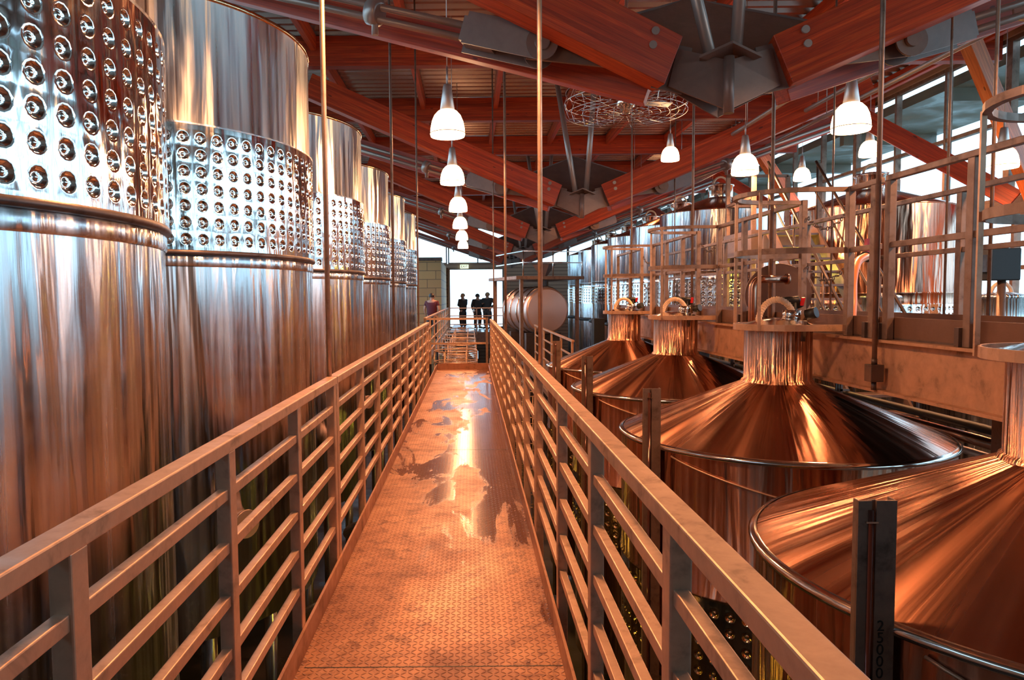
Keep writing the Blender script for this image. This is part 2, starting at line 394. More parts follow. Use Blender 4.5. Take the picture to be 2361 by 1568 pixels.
# block side room at left of the opening
struct(MB().box(XL-.25, XL, 33.4, YF, E-1.6, E+2.1).build('wall_left.001', M['wall']))
bl = MB().box(XL, -1.35, 33.5, 34.2, FLOOR, E+1.75); bl.box(-1.55, -1.35, 34.2, YF, FLOOR, E+1.75)
struct(bl.build('wall_block', M['block']))
struct(MB().box(XL, -1.3, 33.4, 34.3, E+1.75, E+1.9).build('trim_1', M['darksteel']))

# ------------------------------------------------------------------ lamps' row positions (light inside each lamp's builder)
def make_lamp():
    t = thing('pendant_lamp', '', 'lamp')
    k = .2/.2
    d = MB(); prof = [(.075, .30), (.11, .28), (.15, .235), (.178, .17), (.192, .10), (.198, .03), (.190, .0), (.185, .002), (.188, .05), (.17, .17), (.10, .27)]
    d.lathe(prof, 32); sh = d.build('lamp_shade', M['lampglass'], t)
    MB().torus((0,0,.035), .199, .0045, 32, 6).build('rim_band', M['gusset'], t)
    MB().lathe([(0, .58), (.04, .58), (.048, .56), (.085, .29), (.08, .285), (0, .285)], 24).build('lamp_cone', M['lampmetal'], t)
    return t
RAIL_Z = RZ
lamp0 = None
def lamp(x, y, z, label, group, scale=1.0, on=True):
    global lamp0
    if lamp0 is None: lamp0 = make_lamp(); kids = list(lamp0.children); lamp0 = (lamp0, kids); o = lamp0[0]
    else:
        o = lamp0[0].copy(); C.objects.link(o)
        for ch in lamp0[1]: dup(ch, o)
    o.location = (x, y, z); o['label'] = label; o['group'] = group; o.scale = (scale,)*3
    # stem and cable of its own length
    top = (RZ + .085 - z)/scale
    s = MB(); s.tube([(0,0,.575), (0,0,.78)], .011, 8); s.tube([(0,0,.78), (0,0,top)], .005, 6)
    s.build('suspension_stem', M['lampmetal'], o)
    ld = bpy.data.lights.new('lamp_light', 'AREA'); ld.shape = 'DISK'; ld.size = .34*scale; ld.energy = LAMP_W*scale*scale; ld.color = LAMP_COL
    lo = bpy.data.objects.new('lamp_light', ld); C.objects.link(lo); lo.parent = o; lo.location = (0, 0, .01)
for i, (yy, xx) in enumerate(((8.25,-.24),(11.65,-.27),(15.3,-.24),(19.0,-.25),(22.8,-.25),(26.6,-.25))):
    lamp(xx, yy, E+1.83, 'lit pendant lamp over the walkway, %s from the camera in that line' % ords(i), 'pendant lamps over the walkway')
lamp(-.25, 3.7, E+1.83, 'unseen pendant lamp added over the walkway, just above the top frame edge', 'pendant lamps over the walkway')  # unseen lamp, added to light the near deck and rail tops
lamp(4.1, 4.1, E+1.8, 'pendant lamp above the nearest conical tank, beyond the right frame edge', 'pendant lamps over the right side')
lamp(4.1, 7.8, E+1.75, 'largest lit pendant lamp on the right, above the raised catwalk', 'pendant lamps over the right side')
lamp(4.15, 10.9, E+1.82, 'lit pendant lamp above the raised catwalk, next one behind the largest', 'pendant lamps over the right side')
lamp(3.08, 11.1, E+2.07, 'lit pendant lamp hung high, right of the ceiling fan', 'pendant lamps over the right side', .7)
lamp(4.2, 18.4, E+2.72, 'tiny lit pendant lamp in the far roof beside the ceiling fan', 'pendant lamps over the right side', .65)
lamp(7.9, 14.3, E+2.72, 'lit pendant lamp near the glazed right wall, below the largest lamp', 'pendant lamps over the right side')
lamp(8.0, 17.4, E+2.75, 'lit pendant lamp near the glazed right wall, beside the orange brace', 'pendant lamps over the right side')
lamp(7.7, 10.45, E+1.8, 'lit pendant lamp against the glazed right wall at the frame edge', 'pendant lamps over the right side')
lamp(6.9, 20.5, E+2.5, 'small lit pendant lamp just above the cone-topped tall tank', 'pendant lamps over the right side')

# ------------------------------------------------------------------ walkway
dk = thing('walkway_deck', 'tread-plate walkway deck with low toe boards running down the middle', 'walkway')
WY0, WY1 = -1.5, 15.2
MB().box(-.72, .37, WY0, WY1, -.012, 0).build('tread_plate', M['deck'], dk)
MB().box(-.732, -.720, WY0, WY1, -.18, .105).build('toe_board', M['toe'], dk)
MB().box(.370, .382, WY0, WY1, -.18, .105).build('toe_board', M['toe'], dk)
MB().box(-.712, .382, WY1, WY1+.012, -.18, .13).build('end_plate', M['toe'], dk)
j = MB()
for yy in [WY0+.6*i for i in range(28)]: j.box(-.69, .36, yy, yy+.05, -.15, -.012)
j.build('joist', M['darksteel'], dk)
j = MB()
for yy in (2.87, 7.1, 11.2): j.box(-.70, .37, yy, yy+.006, 0, .0008)
j.build('plate_seam', M['black'], dk)
for i, yy in enumerate((0.2, 5.0, 9.8, 14.6)):
    for s in (-.55, .22): MB().box(s-.06, s+.06, yy-.06, yy+.06, FLOOR, -.15).build('support_column', M['darksteel'], dk)

def railing(label, group, X, y0, y1, posts, z0=0, htop=1.1, mids=(.93,.765,.60,.435,.27), m='galv', postbot=-.16, out=0, cat='railing', bars=(.030,.034)):
    t = thing('guard_railing', label, cat, (0,0,0), 0, group)
    MB().box(X-.028, X+.028, y0, y1, z0+htop-.04, z0+htop).build('top_rail', M[m], t, .004)
    for h in mids: MB().box(X-bars[0]/2, X+bars[0]/2, y0, y1, z0+h-bars[1]/2, z0+h+bars[1]/2).build('middle_rail', M[m], t, .003)
    for p in posts: MB().box(X-.022+out, X+.022+out, p-.03, p+.03, z0+postbot, z0+htop-.04).build('post', M['galv_grey'] if m != 'galv' else M[m], t, .004)
    return t
G = 'guard railings along the walkway'
railing('galvanised railing section at the lower left, nearest the camera on the left side', G, -.755, -1.2, 3.87, [-.4,.45,1.31,2.17,3.03,3.84])
railing('left-side walkway railing, middle section starting at the capped joint', G, -.755, 3.89, 8.3, [3.92,4.85,5.72,6.6,7.5,8.27])
railing('left-side walkway railing, farthest section ending at the deck end', G, -.755, 8.32, 12.6, [8.35,9.3,10.2,11.1,12.0,12.57])
railing('galvanised railing section at the lower right, nearest the camera on the right side', G, .408, -1.2, 4.3, [-.4,.5,1.40,2.32,3.2,4.27])
railing('right-side walkway railing, middle section before the first conical tank necks', G, .408, 4.32, 8.8, [4.35,5.2,6.1,7.0,7.9,8.77])
railing('right-side walkway railing, farthest section reaching the deck end', G, .408, 8.82, 14.2, [8.85,9.8,10.7,11.6,12.5,13.4,14.17])

# ------------------------------------------------------------------ tanks
def dimple_band(R, z0, rows, cols, pz, pad0, pad1, rr, a0=0, a1=2*PI):
    """jacket with a grid of pressed round dimples; z measured up from z0"""
    b = MB(); N = 12; rings = [(0, -.007), (.28, -.008), (.36, -.016), (.70, -.012), (.93, -.002), (1.02, .0006), (1.25, .0)]
    da = (a1-a0)/cols; cw = da*R
    def P(u, z, d): a = u/R; return ((R+d)*math.cos(a), (R+d)*math.sin(a), z)
    zt = z0+pad0+rows*pz+pad1
    for c in range(cols):
        uc = (a0+(c+.5)*da)*R
        for r in range(rows):
            zc = z0+pad0+(r+.5)*pz; vs = [P(uc, zc, rings[0][1])]; fs = []
            for (k, d) in rings[1:]:
                for i in range(N):
                    t = 2*PI*i/N+PI/4; vs.append(P(uc+rr*k*math.cos(t), zc+rr*k*math.sin(t), d))
            for i in range(N):    # square border
                t = 2*PI*i/N+PI/4; cx, sy = math.cos(t), math.sin(t); q = max(abs(cx), abs(sy))
                vs.append(P(uc+cw/2*cx/q, zc+pz/2*sy/q, 0))
            for i in range(N): fs.append((0, 1+i, 1+(i+1)%N))
            for g in range(len(rings)-1):
                for i in range(N):
                    p = 1+g*N; fs.append((p+i, p+N+i, p+N+(i+1)%N, p+(i+1)%N))
            b.add(vs, fs, True)
        for (za, zb) in ((z0, z0+pad0), (z0+pad0+rows*pz, zt)):
            if zb > za:
                ks = [-.5, 0, .5]; vs = [P(uc+cw*k, za, 0) for k in ks]+[P(uc+cw*k, zb, 0) for k in ks]
                b.add(vs, [(0,1,4,3), (1,2,5,4)], True)
    return b, zt
def weld(ob):
    bm = bmesh.new(); bm.from_mesh(ob.data); bmesh.ops.remove_doubles(bm, verts=bm.verts[:], dist=.0004); bmesh.ops.recalc_face_normals(bm, faces=bm.faces[:]); bm.to_mesh(ob.data); bm.free()

LR, LC, LY = 1.40, -2.73, (2.86, 5.9, 8.84, 11.78, 14.72, 17.66)
def left_tank():
    t = thing('steel_wine_tank', '', 'tank', (0,0,0), 0, 'tall tanks of the left row')
    R = LR; zb = E-2.35
    MB().lathe([(0.12, zb-.55), (R*.97, zb-.02), (R, zb), (R, E+.235)], 96).build('shell', M['steel'], t)
    MB().lathe([(R+.003, E+.225), (R+.010, E+.235), (R+.010, E+.29), (R+.003, E+.30)], 96).build('weld_collar', M['steel'], t)
    b, zt = dimple_band(R+.022, E+.335, 7, 78, .1115, .015, .03, .035)
    o = b.build('dimpled_jacket', M['steel_dimple'], t, recalc=False); weld(o)
    MB().lathe([(R, E+.30), (R+.026, E+.305), (R+.032, E+.32), (R+.022, E+.336)], 96).build('jacket_lip', M['darksteel'], t)
    MB().lathe([(R+.022, zt), (R+.028, zt+.008), (R, zt+.022), (R, E+2.02)], 96).build('upper_shell', M['steel_upper'], t)
    MB().lathe([(R, E+2.0), (R+.012, E+2.005), (R+.012, E+2.03), (R-.02, E+2.035), (.3, E+2.16), (0, E+2.16)], 96).build('top_rim', M['lit_dimple'], t)
    for k in range(4):
        a = PI/4+k*PI/2; MB().tube([(R*.8*math.cos(a), R*.8*math.sin(a), FLOOR), (R*.8*math.cos(a), R*.8*math.sin(a), zb-.05)], .06, 12).build('leg', M['steel'], t)
    a = math.radians(-40); d = Vector((math.cos(a), math.sin(a), 0)); p = d*R+Vector((0,0,E-1.57))
    m_ = MB(); m_.tube([p-d*.02, p+d*.09], .085, 24); m_.tube([p+d*.085, p+d*.105], .10, 24)
    pt = m_.build('sample_port', M['pinkish'], t)
    return t
lt = left_tank()
labs = ['enormous dimpled steel tank filling the left edge, nearest the camera',
        'tall steel tank with complete dimple band, directly behind the nearest left tank',
        'third tall steel tank of the left row, bluish with narrow dimple band showing',
        'fourth tall steel tank of the left row, seen as a thin white strip',
        'fifth tall steel tank of the left row', 'farthest and smallest steel tank of the left row']
for i, yy in enumerate(LY):
    o = lt if i == 0 else dup(lt)
    o.location = (LC, yy, 0); o['label'] = labs[i]; o.rotation_euler = (0,0,[0,.0,.05,.02,.03,.01][i])

RR, RC, RY = 1.25, 2.52, (2.93, 5.86, 8.79, 11.72)
def cone_tank():
    t = thing('conical_tank', '', 'tank', (0,0,0), 0, 'cone-topped tanks right of the walkway')
    R = RR; zr = E-1.12; zn = E-.70
    MB().lathe([(.15, FLOOR+.35), (R-.03, FLOOR+.55), (R-.03, E-2.87)], 96).build('lower_shell', M['copper'], t)
    b, zt = dimple_band(R+.004, E-2.87, 6, 70, .112, .02, .03, .034)
    o = b.build('dimpled_jacket', M['lit_dimple'], t, recalc=False); weld(o)
    MB().lathe([(R+.004, zt), (R+.012, zt+.006), (R+.012, zt+.02), (R, zt+.03), (R, zr-.02)], 96).build('shell', M['copper'], t)
    MB().lathe([(R, zr-.025), (R+.022, zr-.018), (R+.026, zr), (R+.015, zr+.014), (R-.01, zr+.02)], 96).build('rim', M['chrome'], t)
    MB().lathe([(R-.005, zr+.012), (R-.08, zr+.048), (R*.62, zr+.212), (.29, zn-.01), (.262, zn+.004)], 96).build('conical_top', M['lit_cone'], t)
    MB().lathe([(.285, zn-.012), (.275, zn+.012), (.262, zn+.02), (.260, E-.262)], 48).build('neck', M['copper'], t)
    ld = MB().lathe([(.262, E-.275), (.298, E-.27), (.303, E-.255), (.298, E-.24), (.27, E-.235), (.18, E-.205), (.10, E-.185), (0, E-.18)], 48).build('lid', M['chrome'], t)
    MB().tube([(.11,0,E-.20), (.11,0,E-.12)], .07, 20).build('sight_glass', M['chrome'], ld)
    a = math.radians(-75); MB().bar((.29*math.cos(a), .29*math.sin(a), E-.36), (.31*math.cos(a), .31*math.sin(a), E-.2), .03, .02).build('latch', M['darksteel'], ld)
    # cream vent hose arching over the lid, black valve with a red handle
    pts = [(-.155+.0+.15*(1-math.cos(PI*i/14)), .02, E-.235+.20*math.sin(PI*i/14)) for i in range(15)]
    h = MB(); h.tube(pts, .024, 12)
    for i in range(1, 14):
        for f in (0, .5):
            p = Vector(pts[i]).lerp(Vector(pts[i+1 if i < 14 else i]), f); q = Vector(pts[i+1])-Vector(pts[i-1]); h.torus(p, .024, .004, 12, 4, q)
    h.build('vent_hose', M['hose'], t)
    v = MB(); v.tube([(.15,.05,E-.23), (.15,.05,E-.05)], .028, 12); v.tube([(.06,.05,E-.05), (.17,.05,E-.04), (.20,.05,E-.10)], .035, 12); v.tube([(.22,-.03,E-.16), (.27,-.09,E-.14)], .045, 12)
    vb = v.build('valve', M['black'], t)
    MB().bar((.20,.02,E-.085), (.205,.0,E-.02), .03, .012).build('valve_handle', M['red'], vb)
    # gauge board on the walkway side
    a = PI+math.radians(27); d = Vector((math.cos(a), math.sin(a), 0)); s = Vector((-d.y, d.x, 0))
    # board faces the walkway end (towards the camera)
    c = d*(R+.075); fx = Vector((1,0,0)); fy = Vector((0,-1,0)); bw = .064; zt_ = E-.68; zb_ = -3.2
    g = MB()
    g.box(c.x-bw, c.x-bw+.045, c.y-.004, c.y+.004, zb_, zt_); g.box(c.x-.004, c.x+bw, c.y-.004, c.y+.004, zb_, zt_)
    g.box(c.x-bw, c.x-bw+.005, c.y, c.y+.03, zb_, zt_); g.box(c.x+bw-.005, c.x+bw, c.y, c.y+.045, zb_, zt_)
    g.box(c.x-bw+.04, c.x, c.y+.010, c.y+.016, zb_, zt_)
    gb = g.build('gauge_board', M['galv_grey'], t)
    MB().tube([(c.x-.022, c.y-.001, zb_), (c.x-.022, c.y-.001, zt_-.03)], .011, 10).build('gauge_tube', M['gauge'], gb)
    cl = MB()
    for zz in (zt_-.07, zt_-.85, zt_-1.6): cl.box(c.x-.042, c.x-.002, c.y-.014, c.y-.002, zz-.003, zz+.003)
    cl.build('tube_clip', M['chrome'], gb)
    bk = MB()
    for zz in (zt_-.62, -1.2, -2.4): bk.bar((c.x, c.y+.01, zz), (c.x*.93, c.y*.93, zz), .03, .03)
    bk.build('bracket', M['darksteel'], gb)
    # thin tube stands in for a neighbouring rim's reflection on the body
    pts = [((R+.012)*math.cos(a+.10+i*.05), (R+.012)*math.sin(a+.10+i*.05), zr-.05-.33*(i/24)**.9) for i in range(25)]
    MB().tube(pts, .007, 8).build('rim_reflection', M['galv'], t)
    for k in range(4):
        b_ = PI/4+k*PI/2; MB().tube([(R*.8*math.cos(b_), R*.8*math.sin(b_), FLOOR), (R*.8*math.cos(b_), R*.8*math.sin(b_), FLOOR+.6)], .06, 12).build('leg', M['steel'], t)
    return t, gb, c, zt_
ct, gb, gc, gz = cone_tank()
labs = ['conical tank at the lower right corner, nearest the camera, with the numbered gauge board',
        'conical tank with full rim ellipse and hose-topped neck, centre right',
        'conical tank behind the large centre-right one, third from the camera',
        'smallest visible conical tank, fourth and farthest of the orange-lit row']
for i, yy in enumerate(RY):
    o = ct if i == 0 else dup(ct)
    o.location = (RC, yy, 0); o['label'] = labs[i]
# the printed number on the nearest board only
for o in ct.children:
    if o.name.startswith('gauge_board'):
        text_mesh('board_number', '2\n5\n0\n0\n0', .052, M['print'], o, (gc.x+.018, gc.y-.0055, gz-.44), (PI/2, 0, 0), .78)

def tall_tank(R, zrim, band0, rows, name='tall_steel_tank', neck=True, mt='steel_row', group='far tall tanks on the right', cols=None, low=True):
    t = thing(name, '', 'tank', (0,0,0), 0, group); cols = cols or int(2*PI*R/.13)
    b, zt = dimple_band(R+.01, band0, rows, cols, .105, .02, .02, .036)
    MB().lathe([(.1, FLOOR+.1), (R, FLOOR+.3), (R, band0)], 64).build('shell', M[mt], t)
    o = b.build('dimpled_jacket', M['steel_dimple'], t, recalc=False); weld(o)
    MB().lathe([(R+.012, zt), (R, zt+.02), (R, zt+.16), (R+.01, zt+.17), (R+.01, zt+.19), (R, zt+.2), (R, zrim)], 64).build('upper_shell', M[mt], t)
    MB().lathe([(R, zrim-.01), (R+.015, zrim), (R, zrim+.015), (.27, zrim+.36), (.26, zrim+.36)], 64).build('conical_top', M['lit_cone'], t)
    if neck:
        MB().lathe([(.25, zrim+.34), (.25, zrim+.58), (.28, zrim+.60), (.27, zrim+.63), (0, zrim+.68)], 32).build('neck', M['chrome'], t)
        pts = [(-.15+.15*(1-math.cos(PI*i/10)), 0, zrim+.64+.16*math.sin(PI*i/10)) for i in range(11)]; MB().tube(pts, .022, 8).build('vent_hose', M['hose'], t)
    for k in range(3):
        a = k*2*PI/3; MB().tube([(R*.8*math.cos(a), R*.8*math.sin(a), FLOOR), (R*.8*math.cos(a), R*.8*math.sin(a), FLOOR+.35)], .06, 10).build('leg', M['steel'], t)
    if low: MB().lathe([(R, E-.88), (R+.07, E-.86), (R+.09, E-.82), (R+.07, E-.78), (R, E-.76)], 48).build('hose_ring', M['black'], t)
    return t
tt = tall_tank(1.25, E+1.72, E-.24, 5)
ys = (15.4, 18.3, 21.3, 24.2, 27.1, 30.0)
tl = ['tall pale cone-topped tank whose neck meets the roof, nearest of the far right row',
      'tall bluish steel tank left of and behind the big cone-topped one', 'third tank of the far right row, bluish steel with black ring',
      'fourth tank of the far right row', 'fifth tank of the far right row, a narrow bluish strip', 'farthest tank of the right row, beside the bright end windows']
for i, yy in enumerate(ys):
    o = tt if i == 0 else dup(tt)
    o.location = (5.35, yy, 0); o['label'] = tl[i]
bt = tall_tank(1.25, E+1.42, E-.62, 4, 'tall_steel_tank', True, 'copper', 'far tall tanks on the right', low=False)
bt.location = (6.9, 12.4, 0); bt['label'] = 'brown reflecting tank with neck beneath the timber brace, near the right windows'
yt = tall_tank(.48, E+.55, E-.45, 5, 'small_steel_tank', False, 'steel_row', 'small tanks glowing yellow behind the stair', low=False)
for i, (x, y, l) in enumerate(((7.55, 15.6, 'slim tank glowing yellow behind the catwalk, middle of the three'), (8.2, 14.7, 'slim tank glowing yellow behind the catwalk, nearest the brown tank'), (7.25, 17.0, 'slim tank glowing yellow behind the catwalk, farthest left of three'))):
    o = yt if i == 0 else dup(yt); o.location = (x, y, 0); o['label'] = l
def small_neck_tank():
    t = thing('low_tank', '', 'tank', (0,0,0), 0, 'low tanks behind the catwalk'); R = .75
    MB().lathe([(.1, FLOOR), (R, FLOOR), (R, E-.75), (R+.02, E-.74), (.25, E-.42), (.24, E-.06), (.27, E-.05), (.26, E-.02), (0, E+.03)], 48).build('shell', M['steel'], t)
    pts = [(-.12+.12*(1-math.cos(PI*i/10)), 0, E-.02+.14*math.sin(PI*i/10)) for i in range(11)]; MB().tube(pts, .022, 8).build('vent_hose', M['hose'], t)
    return t
s0 = small_neck_tank(); s0.location = (5.9, 10.3, 0); s0['label'] = 'low shiny tank neck with hose, seen through the catwalk beside the stair'
s1 = dup(s0, loc=(6.0, 8.1, 0), label='low shiny tank neck at the right frame edge below the black box')

# small dark tanks down on the floor, left of the walkway
fl = thing('floor_vat', '', 'tank', (0,0,0), 0, 'dark vats on the floor below the left row')
MB().lathe([(.5, FLOOR), (.55, FLOOR+.1), (.55, -1.9), (.57, -1.88), (.57, -1.84), (.2, -1.66), (.19, -1.55), (.22, -1.54), (0, -1.5)], 40).build('shell', M['steel'], fl)
MB().torus((0,0,-1.87), .575, .012, 40, 6).build('rim', M['chrome'], fl)
for i, (x, y, l) in enumerate(((-1.32, 4.4, 'dark floor vat glimpsed between the two nearest left tanks'), (-1.3, 7.4, 'dark floor vat below the gap after the second left tank'), (-1.3, 10.3, 'dark floor vat below the gap after the third left tank'))):
    o = fl if i == 0 else dup(fl); o.location = (x, y, 0); o['label'] = l

# ------------------------------------------------------------------ raised catwalk
CX0, CX1, CZ = 2.90, 3.80, E-.30
CYa, CYb = -1.0, 14.2
cw = thing('raised_catwalk', 'raised steel catwalk on a deep channel beam behind the conical tanks', 'walkway')
MB().box(CX0+.03, CX1-.03, CYa, CYb, CZ-.03, CZ).build('deck_grating', M['darksteel'], cw)
b = MB(); b.box(CX0+.01, CX0+.03, CYa, CYb, CZ-.38, CZ-.02); b.box(CX0-.05, CX0+.03, CYa, CYb, CZ-.035, CZ-.015); b.box(CX0-.05, CX0+.03, CYa, CYb, CZ-.39, CZ-.37)
b.build('channel_beam', M['beam_steel'], cw)
b = MB(); b.box(CX1-.03, CX1-.01, CYa, CYb, CZ-.42, CZ-.02); b.box(CX1-.03, CX1+.05, CYa, CYb, CZ-.035, CZ-.015)
b.build('channel_beam', M['beam_steel'], cw)
for yy in (0.8, 4.4, 7.3, 10.3, 13.6): MB().box(3.28, 3.42, yy-.07, yy+.07, FLOOR, CZ-.03).build('support_column', M['darksteel'], cw)
b = MB()
for yy in [CYa+.8*i for i in range(19)]: b.box(CX0+.03, CX1-.03, yy, yy+.05, CZ-.14, CZ-.03)
b.build('cross_joist', M['darksteel'], cw)
MB().box(CX0+.030, CX0+.040, CYa, CYb, CZ, CZ+.14).build('toe_board', M['toe_dark'], cw)
MB().box(CX1-.045, CX1-.035, CYa, CYb, CZ, CZ+.14).build('toe_board', M['toe_dark'], cw)
HT = 1.12; HM = .64
def cat_rail(label, X, y0, y1, posts):
    t = thing('catwalk_railing', label, 'railing', (0,0,0), 0, 'railings of the raised catwalk')
    MB().box(X-.022, X+.022, y0, y1, CZ+HT-.04, CZ+HT).build('top_rail', M['galv_grey'], t, .004)
    MB().box(X-.012, X+.012, y0, y1, CZ+HM-.02, CZ+HM+.02).build('middle_rail', M['galv_grey'], t, .003)
    for p in posts:
        q = MB().box(X-.025, X+.025, p-.03, p+.03, CZ-.013, CZ+HT-.04).build('post', M['galv_grey'], t, .004)
        MB().box(X-.012 if X > 3 else X-.045, X+.004 if X < 3 else X+.02, p+.03, p+.07, CZ-.012, CZ+.10).build('post_bracket', M['darksteel'], q)
    return t
def loop_rail(label, yc, opening=.36):
    """U-shaped guard bulging around a tank neck, with chain at one end"""
    t = thing('neck_guard_loop', label, 'railing', (0,0,0), 0, 'guard loops around the tank necks')
    cx = 2.575; r = .385
    def U(z, rr=r): return [(CX0, yc-rr, z)]+[(cx-rr*math.sin(a), yc-rr*math.cos(a), z) for a in [PI*i/16 for i in range(17)]]+[(CX0, yc+rr, z)]
    MB().sweep(U(CZ+HT-.02), .035, .035).build('top_hoop', M['galv_grey'], t)
    MB().sweep(U(CZ+HM), .012, .045).build('middle_hoop', M['galv_grey'], t)
    MB().sweep(U(CZ+.045), .012, .05).build('bottom_hoop', M['galv'], t)
    for a in (PI*.28, PI*.72):
        p = (cx-(r+.012)*math.sin(a), yc-(r+.012)*math.cos(a))
        MB().box(p[0]-.012, p[0]+.012, p[1]-.006, p[1]+.006, CZ+.02, CZ+HT-.02).build('upright_strap', M['galv'], t)
    for s in (-1, 1): MB().box(CX0-.025, CX0+.025, yc+s*r-.03, yc+s*r+.03, CZ-.013, CZ+HT).build('post', M['galv_grey'], t, .004)
    for z in (HT-.12, HM-.06):
        ch = MB(); n = 15
        for i in range(n):
            u = i/(n-1); p = Vector((CX0+.02, yc-r+2*r*u, CZ+z-.16*4*u*(1-u)))
            ch.torus(p, .016, .004, 10, 5, (1,0,0) if i % 2 else (0,.3,1))
        ch.build('chain', M['darksteel'], t)
    return t
for i, yc in enumerate((2.95, 5.88, 8.75, 11.75)):
    loop_rail(['guard loop partly cut by the right frame edge, around the nearest neck', 'guard loop around the neck of the large centre-right conical tank',
               'guard loop around the third tank neck, second smallest', 'smallest guard loop, around the farthest tank neck'][i], yc)
cat_rail('near-side catwalk railing between the two largest loops, right part with tall posts', CX0, 3.35, 5.0, [3.38, 4.15, 4.97])
cat_rail('near-side catwalk railing stub beside the hanging rod and largest loop', CX0, 5.08, 5.46, [5.15])
cat_rail('near-side catwalk railing between the second and third loops', CX0, 6.30, 8.33, [6.9, 7.6])
cat_rail('near-side catwalk railing between the third and fourth loops', CX0, 9.17, 11.33, [9.8, 10.6])
cat_rail('short near-side catwalk railing past the farthest loop', CX0, 12.13, 14.1, [13.0, 14.07])
cat_rail('far-side railing along the back of the raised catwalk', CX1, -.9, 14.1, [.2, 1.6, 3.0, 4.3, 5.57, 6.8, 8.1, 9.4, 10.7, 12.0, 14.07])
# pipes below the beam
for i, (x, z, r, m_, l, y0) in enumerate(((3.87, E-1.02, .035, 'black', 'black pipe running just below the catwalk beam', 0), (3.90, E-1.13, .045, 'copper', 'copper-coloured pipe under the black one below the catwalk', 0), (3.95, E-1.25, .03, 'pipe', 'thin grey pipe lowest below the catwalk beam', 0))):
    p = MB(); p.tube([(x, -1, z), (x, 14, z)], r, 12); o = p.build('pipe', M[m_]); tag(o, l, 'pipe', 'pipes below the catwalk')
    for yy in (.8, 4.4, 7.3, 10.3, 13.6): MB().box(3.79, x+.01, yy-.01+.05*i, yy+.01+.05*i, z+r*.9, z+r+.02).box(3.79, 3.81, yy-.01+.05*i, yy+.01+.05*i, z, CZ-.42).build('pipe_clamp', M['darksteel'], o)
# elbow pipe
ep = thing('elbow_pipe', 'copper-coloured elbow pipe standing left of the largest complete neck', 'pipe')
x0, y0 = 2.63, 6.68
pts = [(x0, y0, E-.95), (x0, y0, E+.06)]+[(x0+.09*(1-math.cos(a)), y0-.0, E+.06+.09*math.sin(a)) for a in [PI/2*i/6 for i in range(1, 7)]]+[(x0+.32, y0, E+.15)]
MB().tube(pts, .036, 14).build('pipe_run', M['copper'], ep)
MB().tube([(x0, y0, E-.36), (x0, y0, E-.33)], .055, 14).build('flange', M['copper'], ep)
MB().tube([(x0+.31, y0, E+.15), (x0+.335, y0, E+.15)], .05, 14).build('flange', M['copper'], ep)
# round hatch plate propped on the catwalk toe board
hp = MB().tube([(2.985, 6.95, E+.005), (2.995, 6.985, E+.01)], .30, 48).build('hatch_plate', M['gusset']); hp.location = (0, 0, 0)
tag(hp, 'dull grey round hatch plate standing behind the hose-topped neck', 'hatch plate')
# orange hose over the railing
oh = MB(); pts = [(3.72, 6.75, E+.35), (3.60, 6.55, E+.34), (3.42, 6.35, E+.28), (3.28, 6.15, E+.12), (3.20, 6.0, E-.08), (3.18, 5.98, E-.29)]
def smooth(p, n=6):
    out = []; p = [Vector(x) for x in p]
    for i in range(len(p)-1):
        a = p[max(i-1,0)]; b = p[i]; c = p[i+1]; d = p[min(i+2,len(p)-1)]
        for k in range(n):
            t = k/n; out.append(.5*((2*b)+(c-a)*t+(2*a-5*b+4*c-d)*t*t+(3*b-a-3*c+d)*t**3))
    return out+[p[-1]]
o = oh.tube(smooth(pts), .036, 14).build('hose', M['orange']); tag(o, 'thick orange hose arching over the catwalk railing', 'hose')
MB().tube([(3.66, 6.66, E+.355), (3.80, 6.86, E+.35)], .045, 14).build('coupling', M['black'], o)
MB().box(3.70, 3.73, 6.70, 6.75, E+.36, E+.52).build('handle', M['red'], o)

# stair and platform beyond the catwalk
st = thing('platform_stair', 'steel stair coming down from the grey platform beyond the catwalk', 'stair')
A = Vector((4.85, 10.88, E+1.0)); B = Vector((4.85, 8.3, E-1.5))
for s in (-.33, .33): MB().bar(A+Vector((s,0,0)), B+Vector((s,0,0)), .03, .2).build('stringer', M['gusset'], st)
for k in range(13):
    p = A.lerp(B, (k+.5)/13); MB().box(p.x-.32, p.x+.32, p.y-.12, p.y+.12, p.z-.015, p.z+.015).build('tread', M['gusset'], st)
for s in (-.36, .36):
    MB().tube([A+Vector((s,0,1.0)), B+Vector((s,0,1.0))], .02, 8).build('handrail', M['darksteel'], st)
    MB().tube([A+Vector((s,0,.55)), B+Vector((s,0,.55))], .014, 8).build('handrail', M['darksteel'], st)
    for u in (.02, .35, .68, .98):
        p = A.lerp(B, u)+Vector((s,0,0)); MB().tube([p, p+Vector((0,0,1.0))], .016, 8).build('baluster', M['darksteel'], st)
for s in (-.33, .33): MB().box(4.85+s-.03, 4.85+s+.03, 8.3, 8.36, FLOOR, E-1.45).build('leg', M['galv_grey'], st)
pf = thing('work_platform', 'grey box-sided platform carried above the yellow bulbs', 'platform')
MB().box(4.3, 5.4, 11.0, 12.2, E+.62, E+1.0).build('platform_box', M['gusset'], pf)
for x in (4.35, 5.35):
    for y in (11.05, 12.15): MB().box(x-.03, x+.03, y-.03, y+.03, FLOOR, E+2.0).build('post', M['galv_grey'], pf)
for z in (1.5, 2.0):
    r = MB(); r.box(4.32, 4.38, 11.05, 12.15, E+z-.02, E+z+.02); r.box(4.35, 5.35, 12.12, 12.18, E+z-.02, E+z+.02); r.build('guard_rail', M['galv_grey'], pf)
